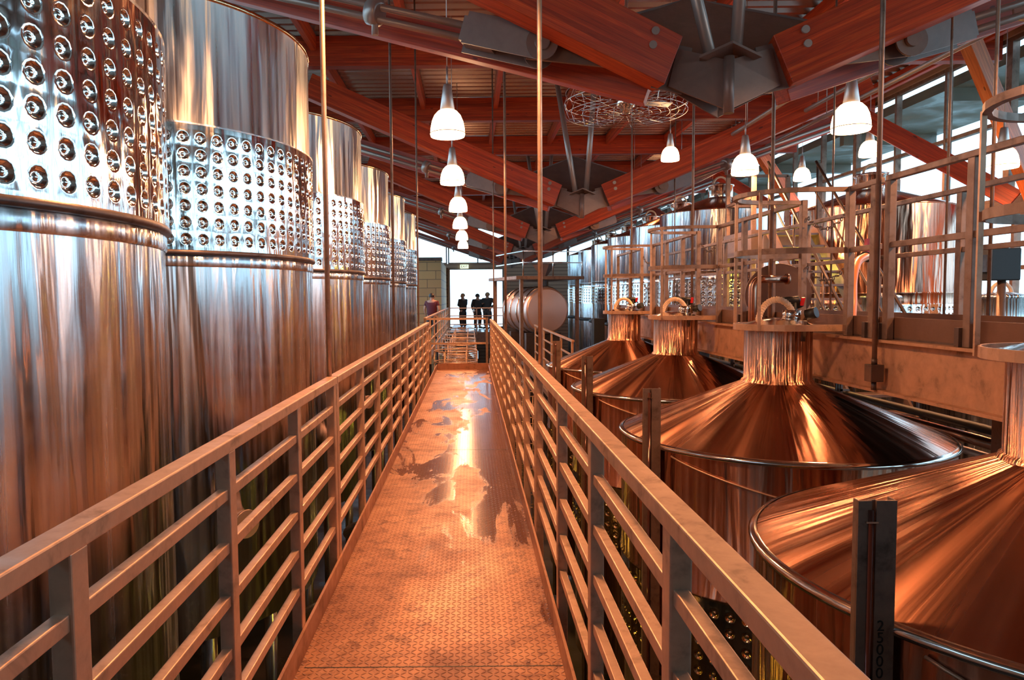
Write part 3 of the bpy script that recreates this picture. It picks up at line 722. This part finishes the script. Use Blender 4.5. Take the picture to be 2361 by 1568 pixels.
for i, (x, l) in enumerate(((4.64, 'yellow-white bulb under the grey platform, the greener one'), (5.08, 'amber yellow bulb under the grey platform, nearer the stair'))):
    t = thing('bulkhead_light', l, 'light', (x, 10.97, E+.5), 0, 'bulbs below the grey platform')
    MB().tube([(0,0,.06), (0,0,.13)], .03, 12).build('lamp_holder', M['black'], t)
    MB().lathe([(0, -.065), (.035, -.055), (.05, -.01), (.04, .05), (.02, .07)], 16).build('bulb', M['bulb'], t)
    ld = bpy.data.lights.new('bulb_light', 'POINT'); ld.energy = 12; ld.color = (1, .75, .08); ld.shadow_soft_size = .06
    lo = bpy.data.objects.new('bulb_light', ld); C.objects.link(lo); lo.parent = t; lo.location = (0, -.02, -.13)
# black control box and its stem at the right edge
cb = thing('control_box', 'black control box on a stem at the right, against the window', 'control box', (5.0, 6.75, 0))
MB().box(-.16, .12, -.08, .08, E+.12, E+.42).build('enclosure', M['black'], cb, .01)
MB().box(-.24, -.16, -.05, .05, E+.2, E+.36).build('motor_fins', M['darksteel'], cb)
MB().tube([(0,0,FLOOR), (0,0,E+.14)], .035, 12).build('stem', M['galv_grey'], cb)

# ------------------------------------------------------------------ hanging rods
HG = 'thin steel hanger rods from the roof'
def rod(x, y, zb, r, label, m_='galv_grey', dx=0, block=None):
    o = MB().tube([(x+dx, y, RZ), (x, y, zb)], r, 10).build('hanger_rod', M[m_]); tag(o, label, 'rod', HG)
    if block is not None:
        MB().box(x-.045, x+.045, y-.045, y+.045, block-.06, block+.06).build('end_block', M['darksteel'], o, .004)
        MB().tube([(x,y,block+.06),(x,y,block+.10)], .022, 6).build('nut', M['darksteel'], o)
        MB().tube([(x,y,block-.12),(x,y,block-.06)], .02, 6).build('nut', M['darksteel'], o)
rod(-.775, 3.9, -.15, .014, 'pale hanger rod at the left railing joint, nearest one on the left', 'galv')
rod(-.775, 7.25, -.15, .013, 'hanger rod rising beside the left railing, second from the camera', 'galv_grey')
rod(-.775, 10.7, -.15, .013, 'hanger rod rising beside the left railing, third from the camera', 'galv_grey')
rod(.44, 4.5, -.15, .015, 'pale hanger rod just right of the walkway centre, thickest of the right railing', 'galv')
rod(.44, 8.9, -.15, .015, 'hanger rod beside the right railing, second from the camera', 'galv_grey')
rod(.44, 13.4, -.15, .012, 'hanger rod near the deck end by the right railing', 'galv_grey')
rod(2.83, 5.0, E-.58, .017, 'thick hanger rod ending in a block on the catwalk beam', 'galv_grey', 0, E-.55)
rod(2.83, 6.75, E-.45, .017, 'hanger rod dropping to the catwalk beside the elbow pipe', 'galv_grey', 0, E-.5)
rod(2.83, 9.15, E-.45, .016, 'hanger rod to the catwalk beside the third guard loop', 'galv_grey', 0, E-.5)
rod(2.83, 12.6, E-.45, .015, 'hanger rod to the catwalk beside the smallest guard loop', 'galv_grey', 0, E-.5)
rod(3.87, 5.85, CZ-.3, .010, 'thin hanger rod behind the catwalk crossing the timber brace', 'galv_grey')
rod(3.87, 5.35, CZ-.3, .013, 'hanger rod behind the catwalk nearest the right frame edge', 'galv_grey')
rod(3.87, 7.7, CZ-.3, .010, 'thin hanger rod behind the catwalk next to the largest right lamp', 'galv_grey')
rod(3.87, 13.6, CZ-.3, .010, 'thin hanger rod at the far end of the catwalk', 'galv_grey')

# ------------------------------------------------------------------ roof structure
def timber(name, p0, p1, w_, h_, m_, parent=None):
    """local x runs along the beam so that the grain follows it"""
    p0 = Vector(p0); p1 = Vector(p1); L = (p1-p0).length; d = (p1-p0).normalized()
    o = MB().box(0, L, -w_/2, w_/2, -h_/2, h_/2).build(name, M[m_], parent, .008)
    z = Vector((0,0,1)); yv = z.cross(d).normalized(); zv = d.cross(yv)
    o.matrix_local = Matrix.Translation(p0) @ Matrix((d, yv, zv)).transposed().to_4x4()
    return o
ny = (6.0, 13.6, 20.8, 28.5, 36.2)
NX = 2.1
names = ['nearest', 'second', 'third', 'fourth', 'farthest']
def hub():
    t = thing('roof_node', '', 'steel node', (0,0,0), 0, 'steel nodes joining the roof beams')
    # folded lower gussets
    for s in (-1, 1):
        g = MB(); g.prism([(0, -.11, E+1.50), (s*.46, -.02, E+1.72), (s*.385, -.02, E+2.02), (s*.02, -.11, E+1.90)], (0, .02, 0))
        g.prism([(0, .13, E+1.50), (s*.46, .04, E+1.72), (s*.385, .04, E+2.02), (s*.02, .13, E+1.90)], (0, .02, 0))
        g.build('gusset_plate', M['gusset'], t)
        MB().bar((s*.47, .01, E+1.69), (s*.385, .01, E+2.06), .26, .02, (0,1,0)).build('end_plate', M['gusset'], t)
        # wing plate out to the tie pin
        q = MB(); q.prism([(0, .14, E+1.92), (s*1.52, .10, E+2.02), (s*1.55, .12, E+2.16), (s*.9, .45, E+2.40), (s*.0, .95, E+2.80)], (0, .0, .02))
        q.build('wing_plate', M['gusset'], t)
        MB().prism([(s*.2, 0, E+1.80), (s*1.62, .06, E+1.98), (s*1.62, .06, E+2.2), (s*.5, 0, E+2.1)], (0, .03, 0)).build('tie_plate', M['gusset'], t)
        # clevis box
        a = Vector((s*1.50, .06, E+2.06)); b_ = Vector((s*2.12, .24, E+2.26)); dr = (b_-a).normalized()
        cv = MB(); up = Vector((0,0,1))
        for off in (-.12, .12):
            cv.bar(a+Vector((0,off,0)), b_+Vector((0,off,0)), .02, .26); cv.tube([a+Vector((0,off-.01,0)), a+Vector((0,off+.01,0))], .13, 24)
        c0 = cv.build('clevis', M['gusset'], t)
        MB().tube([a+Vector((0,-.16,0)), a+Vector((0,.16,0))], .06, 20).build('pin', M['gusset'], c0)
        MB().bar(a.lerp(b_, .6), b_, .24, .2).build('clevis_block', M['gusset'], c0)
        # pair of tie tubes with a clamp
        e = Vector((s*6.4, 2.0, E+3.85)); tr = MB()
        for zo in (-.055, .055): tr.tube([b_+Vector((0,0,zo))-dr*.05, e+Vector((0,0,zo))], .032, 12)
        ti = tr.build('tie_tube', M['pipe'], t)
        c1 = b_.lerp(e, .19); dd = (e-b_).normalized()
        MB().tube([c1-dd*.06, c1-dd*.05, c1+dd*.05, c1+dd*.06], [.09,.115,.115,.09], 20).tube([c1+Vector((0,0,.12)), c1+Vector((0,0,-.2))], .03, 10).build('clamp', M['pipe'], ti)
        for k, zz in enumerate((.05, -.06)):
            pb = Vector((s*(.60+.02*k), -.125, E+2.07+zz)); MB().tube([pb, pb+Vector((0,-.03,0))], .032, 12).build('bolt', M['pipe'], t)
    MB().tube([(0,-.12,E+1.47), (0,-.12,E+1.92)], .042, 16).build('centre_post', M['gusset'], t)
    MB().prism([(-.25,-.16,E+1.9), (0,-.2,E+2.0), (.25,-.16,E+1.9), (.15,.2,E+1.93), (-.15,.2,E+1.93)], (0,0,.02)).build('cap_plate', M['gusset'], t)
    for s, yo in ((-1, .9), (1, .2)):
        MB().tube([(.10*s, .02, E+1.95), (.22*s+(.1 if s > 0 else -.15), yo, RZ)], .05, 14).build('strut', M['pipe'], t)
    return t
hb = hub()
for i, yy in enumerate(ny):
    o = hb if i == 0 else dup(hb)
    o.location = (NX, yy, 0); o['label'] = '%s faceted grey steel node where the red roof beams meet' % names[i]
    for s, sd in ((-1, 'left'), (1, 'right')):
        a = Vector((NX+s*.46, yy, E+1.90)); b_ = Vector((NX+s*4.9, yy-.85, E+3.72))
        o1 = timber('roof_beam', a, b_, .22, .42, 'wood'); tag(o1, 'deep red glulam beam rising %s from the %s steel node' % (sd, names[i]), 'beam', 'sloping roof beams')
        a = Vector((NX+s*.55, yy+.22, E+1.78)); b_ = Vector((NX+s*5.9, yy+2.0, E+3.72))
        o2 = timber('roof_beam', a, b_, .16, .30, 'wood'); tag(o2, 'slimmer red beam behind the deep one, rising %s from the %s node' % (sd, names[i]), 'beam', 'sloping roof beams')
pys = [8.6, 12.4, 16.2, 20.0, 23.8, 27.6, 31.4, 35.2, 39.0]
for i, yy in enumerate(pys):
    o = timber('cross_purlin', (XL, yy, E+4.17), (XR, yy, E+4.17), .2, .5, 'wood')
    tag(o, 'level red timber crossing the whole roof, %s counted from the camera' % ords(i) if i else 'level red timber crossing the roof just above the top frame edge', 'beam', 'level timbers across the roof')
jx = (-4.2, -2.6, -1.0, .6, 2.2, 3.8, 5.4, 7.0, 8.6)
for i, yy in enumerate(pys[:-1]):
    for k, xx in enumerate(jx):
        if (k == 0 and i > 1) or (k == 8 and i > 3): continue
        o = timber('roof_joist', (xx, yy-3.7, E+4.30), (xx, yy-.1, E+4.30), .1, .26, 'wood')
        tag(o, 'short red joist before the %s cross timber, %s from the left' % (ords(i), ords(k)), 'joist', 'short joists under the roof sheet')
# V braces at the right wall
for i, (yb, zb) in enumerate(((11.4, E+1.50), (19.0, E+1.9), (26.6, E+1.9))):
    nm = ('nearest', 'second', 'farthest')[i]
    for (dx, dy, zt, w_) in ((-1.85, -1.1, E+3.9, 'leaning towards the camera'), (-1.9, 1.7, E+3.3 if i == 0 else E+3.6, 'leaning away')):
        base = Vector((8.76, yb+(.2 if dy > 0 else -.2), zb)); o = timber('timber_brace', base, (base.x+dx, yb+dy, zt), .16, .3, 'wood_light' if dy < 0 else 'wood')
        tag(o, '%s orange timber brace %s from the right wall bracket' % (nm, w_), 'brace', 'timber braces at the right wall')
    o = MB().box(8.93, 9.0, yb-.3, yb+.3, zb-.25, zb+.2).build('wall_bracket', M['gusset']); tag(o, '%s steel bracket holding two timber braces on the right wall' % nm, 'bracket', 'wall brackets')
    o = MB().box(6.6, 7.15, yb-1.35, yb-.85, E+3.93, E+3.99).build('brace_head', M['gusset']); tag(o, 'flat steel head plate on top of the %s timber brace' % nm, 'plate', 'brace head plates')
# long conduits along the right side roof
for i, (x, z) in enumerate(((5.95, 3.25), (6.1, 3.05), (4.75, 2.9))):
    o = MB().tube([(x, -2, E+z), (x, 38, E+z)], .035, 10).build('conduit', M['pipe']); tag(o, ['upper of two steel conduits running along the right roof', 'lower of two steel conduits running along the right roof', 'single conduit running inboard along the right roof'][i], 'conduit', 'conduits along the roof')
    h = MB()
    for yy in [1.0, 4.8]+pys: h.tube([(x, yy, E+z), (x, yy, E+3.95)], .008, 6)
    h.build('hanger', M['pipe'], o)

# caged ceiling fan
fn = thing('ceiling_fan', 'ceiling fan inside a round wire cage below the roof', 'fan', (2.16, 10.0, E+2.66))
cg = MB()
for k in range(1, 8): cg.torus((0,0,-.16+.01*(k > 5)), .82*k/7, .004, 48, 4)
for k in range(3, 8): cg.torus((0,0,.15), .82*k/7, .004, 48, 4)
cg.torus((0,0,0), .84, .006, 48, 4)
for k in range(20):
    a = 2*PI*k/20; c_, s_ = math.cos(a), math.sin(a); cg.tube([(.08*c_,.08*s_,-.16), (.78*c_,.78*s_,-.16), (.84*c_,.84*s_,0), (.78*c_,.78*s_,.15), (.3*c_,.3*s_,.15)], .004, 4)
cg.build('wire_cage', M['chrome'], fn)
MB().lathe([(0,-.16), (.06,-.15), (.07,-.09), (.12,-.06), (.13,0), (.13,.08), (.05,.12), (.045,.2)], 24).build('motor', M['chrome'], fn)
MB().tube([(0,0,.15), (0,0,RZ-E-2.66)], .022, 10).build('down_rod', M['pipe'], fn)
for k in range(3):
    a = 2*PI*k/3+.3; d = Vector((math.cos(a), math.sin(a), 0)); n_ = Vector((-d.y, d.x, 0))
    MB().prism([d*.12-n_*.05+Vector((0,0,.02)), d*.7-n_*.07+Vector((0,0,.03)), d*.7+n_*.07, d*.12+n_*.05], (0,0,.006)).build('blade', M['lampmetal'], fn)

# ------------------------------------------------------------------ far end
ep_ = thing('far_platform', 'far tread platform in front of the bright doorway where people stand', 'platform')
MB().box(-.95, 1.5, 31.5, YF-.02, -.10, 0).build('platform_deck', M['deck'], ep_)
MB().box(-.95, 1.5, 31.4, 31.5, -.5, .02).build('edge_beam', M['darksteel'], ep_)
for x in (-.85, 1.4):
    for y in (31.6, 36, 40.5): MB().box(x-.07, x+.07, y-.07, y+.07, FLOOR, -.1).build('support_column', M['darksteel'], ep_)
def xrail(label, y, x0, x1, z0, n=2, posts=3, group='railings across the far end', htop=1.1):
    t = thing('cross_railing', label, 'railing', (0,0,0), 0, group)
    MB().box(x0, x1, y-.022, y+.022, z0+htop-.045, z0+htop).build('top_rail', M['galv'], t)
    for k in range(n):
        z = z0+htop*(k+1)/(n+1); MB().box(x0, x1, y-.012, y+.012, z-.02, z+.02).build('middle_rail', M['galv'], t)
    for k in range(posts):
        x = x0+(x1-x0)*k/(posts-1); x = min(max(x, x0+.03), x1-.03); MB().box(x-.025, x+.025, y-.025, y+.025, z0-.1, z0+htop).build('post', M['galv_grey'], t)
    return t
xrail('railing across the front of the far platform where people stand', 31.37, -.95, 1.5, 0)
g_ = xrail('cross railing just past the end of the walkway', 15.3, -1.0, .38, 0, 1, 2)
sd = thing('side_walkway', 'narrow side walkway from the deck end to the far platform', 'walkway')
MB().box(-1.30, -1.01, 15.3, 31.3, -.08, 0).build('deck_plate', M['galv_grey'], sd)
for y in (15.5, 20, 25, 31): MB().box(-1.2, -1.1, y-.05, y+.05, FLOOR, -.08).build('support_column', M['darksteel'], sd)
railing('railing along the side walkway receding to the block wall', 'railings across the far end', -.98, 15.35, 31.2, [15.4+1.97*k for k in range(9)], 0, 1.1, (.8,.5,.25), 'galv', -.08)
for k in range(6):
    y = 16.6+2.45*k
    t = thing('low_cone_vat', 'low orange-lit cone vat left of centre beyond the walkway, %s in its line' % ords(k), 'tank', (-.35, y, 0), 0, 'low vats beyond the deck end')
    MB().lathe([(.55, FLOOR), (.58, FLOOR+.1), (.58, -1.05), (.6, -1.03), (.16, -.62), (.15, -.5), (.18, -.49), (0, -.45)], 32).build('shell', M['copper'], t)
    q = MB()
    for z in (-.72, -.45, -.2, .05, .3):
        q.torus((0,0,z), .5, .013, 32, 6)
    for a in range(6): q.tube([(.5*math.cos(a*PI/3), .5*math.sin(a*PI/3), -.98), (.5*math.cos(a*PI/3), .5*math.sin(a*PI/3), .3)], .013, 6)
    q.build('guard_hoops', M['galv'], t)
# lower walkway rail and wire cages, right of the deck end
railing('low diagonal railing beyond the farthest cone tank', 'railings across the far end', 1.95, 13.6, 21.6, [13.7, 15.4, 17.2, 19, 21.5], E-1.92, 1.1, (.8,.55,.3), 'galv', -.01)
lwk = MB().box(1.55, 2.3, 13.5, 21.8, E-2.02, E-1.93).build('lower_walkway', M['galv_grey']); tag(lwk, 'lower walkway plate beneath the diagonal railing', 'walkway')
for y in (13.8, 18, 21.6): MB().box(2.15, 2.25, y-.05, y+.05, FLOOR, E-2.02).build('support_column', M['darksteel'], lwk)
for k in range(5):
    x, y = (1.05, 14.9+k*2.2) if k % 2 == 0 else (.75, 14.9+k*2.2)
    t = thing('wire_cage', 'round wire cage of hoops right of the deck end, %s from the camera' % ords(k), 'cage', (x, y, FLOOR), 0, 'wire cages by the deck end')
    q = MB(); top = 2.9
    for z in [.1+i*.28 for i in range(11)]: q.torus((0,0,z), .42, .012, 28, 5)
    for a in range(12): q.tube([(.42*math.cos(a*PI/6), .42*math.sin(a*PI/6), 0), (.42*math.cos(a*PI/6), .42*math.sin(a*PI/6), top)], .010, 5)
    q.build('hoops', M['galv'], t)
# horizontal press drum
pr = thing('wine_press', 'big horizontal press drum with pink end below a frame, right of the doorway', 'press', (2.15, 23.6, 0))
zc = E-.42; R = .74
d = MB(); N = 48; prof = [(0,-1.02), (R*.9,-1.0), (R*.97,-.97), (R,-.9), (R,1.2), (R*.9,1.35), (0,1.4)]
vs = []; fs = []
for r, yv in prof:
    for k in range(N): vs.append((r*math.cos(2*PI*k/N), yv, zc+r*math.sin(2*PI*k/N)))
for i in range(len(prof)-1):
    for k in range(N): fs.append((i*N+k, i*N+(k+1)%N, (i+1)*N+(k+1)%N, (i+1)*N+k))
d.add(vs, fs, True)
for q_i in range(N): d.sm[q_i] = False; d.sm[N+q_i] = False
d.build('drum', M['pinkish'], pr)
pr.rotation_euler = (0, 0, .30)
for yv in (-.75, -.2, .4, .9): MB().torus((0,yv,zc), R+.01, .035, 48, 8, (0,1,0)).build('band', M['chrome'], pr)
for s in (-1, 1):
    for yv in (-1.15, 1.3): MB().box(s*.95-.05, s*.95+.05, yv-.05, yv+.05, FLOOR, zc+1.0).build('frame_post', M['galv_grey'], pr)
MB().box(-1.15, 1.15, -1.25, 1.4, zc+.98, zc+1.08).build('top_platform', M['galv_grey'], pr)
for z in (1.5, 1.85): r = MB(); r.bar((-.9,-1.2,zc+z), (1.1,-1.2,zc+z), .03, .03); r.bar((-.9,-1.2,zc+z), (-.9,1.3,zc+z), .03, .03); r.build('guard_rail', M['chrome'], pr)
for x in (-.9, .1, 1.1): MB().tube([(x,-1.2,zc+1.05), (x,-1.2,zc+1.85)], .02, 8).build('guard_post', M['chrome'], pr)
MB().lathe([(.08, zc+.75), (.1, zc+1.1), (.42, zc+1.5), (.44, zc+1.5)], 4, (.3,0,0), False).build('hopper', M['gusset'], pr)
for yv in (-.6, .8): MB().box(-.6, .6, yv-.08, yv+.08, FLOOR, zc-.72).build('cradle', M['darksteel'], pr)
cbn = MB().box(3.42, 3.72, 19.8, 20.2, FLOOR, E-.6).build('control_cabinet', M['black'], None, .01); tag(cbn, 'tall black cabinet between press and far right tanks', 'cabinet')
es = thing('exit_sign', 'small pale exit sign hung above the bright doorway', 'sign', (-.32, 40.8, E+1.78))
MB().box(-.24, .24, -.03, .03, -.11, .11).build('sign_box', M['signlight'], es)
text_mesh('letters', 'EXIT', .19, M['signtext'], es, (0, -.035, 0), (PI/2, 0, 0), 1, 'CENTER')
MB().box(-.02, .02, .03, .2, -.02, .02).build('bracket', M['darksteel'], es)

# ------------------------------------------------------------------ people
M['skin'] = mat('skin', (.45, .24, .16), .5); M['hair'] = mat('dark_hair', (.02, .012, .01), .5)
M['hair_fair'] = mat('fair_hair', (.35, .2, .1), .5)
M['shirt_dark'] = mat('dark_shirt', (.03, .025, .025), .8); M['shirt_wine'] = mat('wine_shirt', (.10, .012, .02), .8); M['trousers'] = mat('dark_trousers', (.035, .03, .03), .8)
def skin(name, pts, edges, rad, m_, parent, root=0, sub=1):
    me = bpy.data.meshes.new(name); me.from_pydata([tuple(p) for p in pts], edges, []); me.materials.append(m_)
    o = bpy.data.objects.new(name, me); C.objects.link(o); o.parent = parent
    md = o.modifiers.new('skin', 'SKIN'); md.use_smooth_shade = True
    if not me.skin_vertices:
        bm = bmesh.new(); bm.from_mesh(me); bm.verts.layers.skin.verify(); bm.to_mesh(me); bm.free()
    for i, v in enumerate(me.skin_vertices[0].data):
        r = rad[i]; v.radius = r if isinstance(r, tuple) else (r, r); v.use_root = (i == root)
    s = o.modifiers.new('subdivision', 'SUBSURF'); s.levels = sub; s.render_levels = sub
    return o
def person(label, loc, rz, shirt, hair, arms, h=1.72, short_sleeves=False, lean=0):
    t = thing('person', label, 'person', (loc[0], loc[1], .014), rz, None); k = h/1.75; t.scale = (k*1.22, k*1.15, k)
    # facing -Y locally
    P = [(0,0,.95), (0,0,1.10), (0,-.0-lean*.1,1.28), (0,-lean*.18,1.44), (0,-lean*.2-.01,1.52), (0,-.02-lean*.24,1.60), (0,-.01-lean*.26,1.70)]
    Rr = [(.16,.12), (.14,.11), (.175,.12), (.12,.08), (.055,.055), (.078,.09), (.075,.085)]
    Ed = [(0,1),(1,2),(2,3),(3,4),(4,5),(5,6)]
    limbs = {}
    for s in (-1, 1):
        i = len(P); hip = (s*.09, 0, .88); knee = (s*.10, -.02, .50); ank = (s*.10, .02, .09); toe = (s*.115, -.14, .035)
        P += [hip, knee, ank, toe]; Rr += [.088, .06, .042, (.04,.03)]; Ed += [(0,i),(i,i+1),(i+1,i+2),(i+2,i+3)]
        sh = Vector((s*.185, -lean*.18, 1.43)); el, wr = [Vector(q) for q in arms[0 if s < 0 else 1]]
        i = len(P); P += [sh, el, wr]; Rr += [.055, .042, .028]; Ed += [(3,i),(i,i+1),(i+1,i+2)]
        # palm, fingers, thumb
        d = (wr-el).normalized(); side = d.cross(Vector((0,0,1)));  side = side.normalized() if side.length > .01 else Vector((0,1,0))
        pm = wr+d*.07; j = len(P); P.append(pm); Rr.append((.032,.018)); Ed.append((i+2, j))
        for f in range(4):
            b_ = pm+side*(.027-.018*f)+d*.02; L = (.07,.08,.075,.06)[f]; tip = b_+d*L*.55; tip2 = tip+(d*.7+Vector((0,0,-.5)))*L*.45
            q = len(P); P += [b_, tip, tip2]; Rr += [.009,.008,.006]; Ed += [(j,q),(q,q+1),(q+1,q+2)]
        q = len(P); P += [wr+d*.03+side*.035, wr+d*.07+side*.06]; Rr += [.010,.008]; Ed += [(j,q),(q,q+1)]
        limbs[s] = (sh, el, wr, hip, knee, ank)
    b = skin('body', P, Ed, Rr, M['skin'], t)
    hy = -.02-lean*.24
    f = MB(); f.tube([(0,hy-.085,1.635), (0,hy-.115,1.60), (0,hy-.09,1.585)], [.010,.018,.012], 8)
    for s in (-1, 1): f.tube([(s*.082,hy+.0,1.66), (s*.094,hy+.015,1.64), (s*.082,hy,1.59)], [.012,.018,.010], 8)
    f.build('nose_and_ears', M['skin'], b)
    ey = MB()
    for s in (-1, 1): ey.torus((s*.032, hy-.085, 1.645), .006, .006, 8, 6, (0,1,0))
    ey.tube([(-.025,hy-.09,1.558), (.025,hy-.09,1.558)], .006, 6); ey.build('eyes_and_mouth', M['hair'], b)
    hr = MB(); pr_ = []
    for i in range(9):
        a = PI/2*i/8*1.25; pr_.append((.098*math.sin(a), .115*math.cos(a)))
    hr.lathe(pr_, 20, (0, hy+.022, 1.655)); hr.build('hair', M[hair], t)
    # shirt
    SP = [(0,0,.80), (0,0,1.10), (0,-lean*.1,1.28), (0,-lean*.18,1.43)]; SR = [(.20,.16), (.19,.15), (.22,.16), (.13,.11)]; SE = [(0,1),(1,2),(2,3)]
    for s in (-1, 1):
        sh, el, wr = limbs[s][:3]; i = len(SP); end = sh.lerp(el, .6) if short_sleeves else el.lerp(wr, .85)
        if short_sleeves: SP += [sh, end]; SR += [.068, .062]; SE += [(3,i),(i,i+1)]
        else: SP += [sh, el, end]; SR += [.085, .07, .052]; SE += [(3,i),(i,i+1),(i+1,i+2)]
    skin('shirt', SP, SE, SR, M[shirt], t)
    TP = [(0,0,1.02), (0,0,.90)]; TR = [(.17,.13), (.19,.15)]; TE = [(0,1)]
    for s in (-1, 1):
        hip, knee, ank = limbs[s][3:]; i = len(TP); TP += [hip, knee, (ank[0], ank[1], .12)]; TR += [.125, .095, .08]; TE += [(1,i),(i,i+1),(i+1,i+2)]
    skin('trousers', TP, TE, TR, M['trousers'], t)
    for s in (-1, 1): MB().tube([(s*.10,.05,.045), (s*.105,-.04,.05), (s*.115,-.17,.035), (s*.115,-.2,.03)], [.045,.048,.042,.02], 12).build('shoe', M['black'], t)
    return t
down = [((-.25,.03,1.14), (-.24,-.06,.90)), ((.25,.03,1.14), (.24,-.06,.90))]
fold = [((-.24,-.02,1.16), (.02,-.20,1.18)), ((.24,-.02,1.16), (-.04,-.22,1.14))]
akim = [((-.26,-.02,1.16), (-.10,-.22,1.22)), ((.34,.02,1.18), (.16,-.08,1.02))]
person('person in dark clothes standing with folded arms in the doorway, left of the pair', (-.36, 35.0, 0), PI+.9, 'shirt_dark', 'hair_fair', fold, 1.72)
person('person in dark clothes at the doorway, left one of the close pair', (.36, 35.5, 0), .5, 'shirt_dark', 'hair', down, 1.70)
person('person in dark clothes with bent elbow, right one of the close pair', (.84, 34.9, 0), -.5, 'shirt_dark', 'hair_fair', akim, 1.76)
person('person in a dark red top seen from behind by the block wall', (-1.42, 26.5, 0), PI-.4, 'shirt_wine', 'hair', down, 1.68, True)
# lower cellar lamps under the walkway: sodium fixtures that give the yellow streaks
for i, (x, y, l) in enumerate(((-.15, 5.2, 'yellow cellar lamp fixed under the walkway, nearest'), (-.15, 9.4, 'yellow cellar lamp fixed under the walkway, second'), (-.15, 13.0, 'yellow cellar lamp fixed under the walkway, third'))):
    t = thing('cellar_lamp', l, 'light', (x, y, -.75), 0, 'yellow lamps under the walkway')
    MB().box(-.06, .06, -.35, .35, .02, .08).build('housing', M['darksteel'], t)
    MB().tube([(0,-.33,0), (0,.33,0)], .022, 10).build('tube', M['bulb'], t)
    for s in (-.3, .3): MB().tube([(0,s,.07), (0,s,.61)], .008, 6).build('hanger', M['darksteel'], t)
    ld = bpy.data.lights.new('cellar_light', 'AREA'); ld.shape = 'RECTANGLE'; ld.size = .1; ld.size_y = .6; ld.energy = 11; ld.color = (1, .72, .10)
    lo = bpy.data.objects.new('cellar_light', ld); C.objects.link(lo); lo.parent = t; lo.location = (0, 0, -.03)
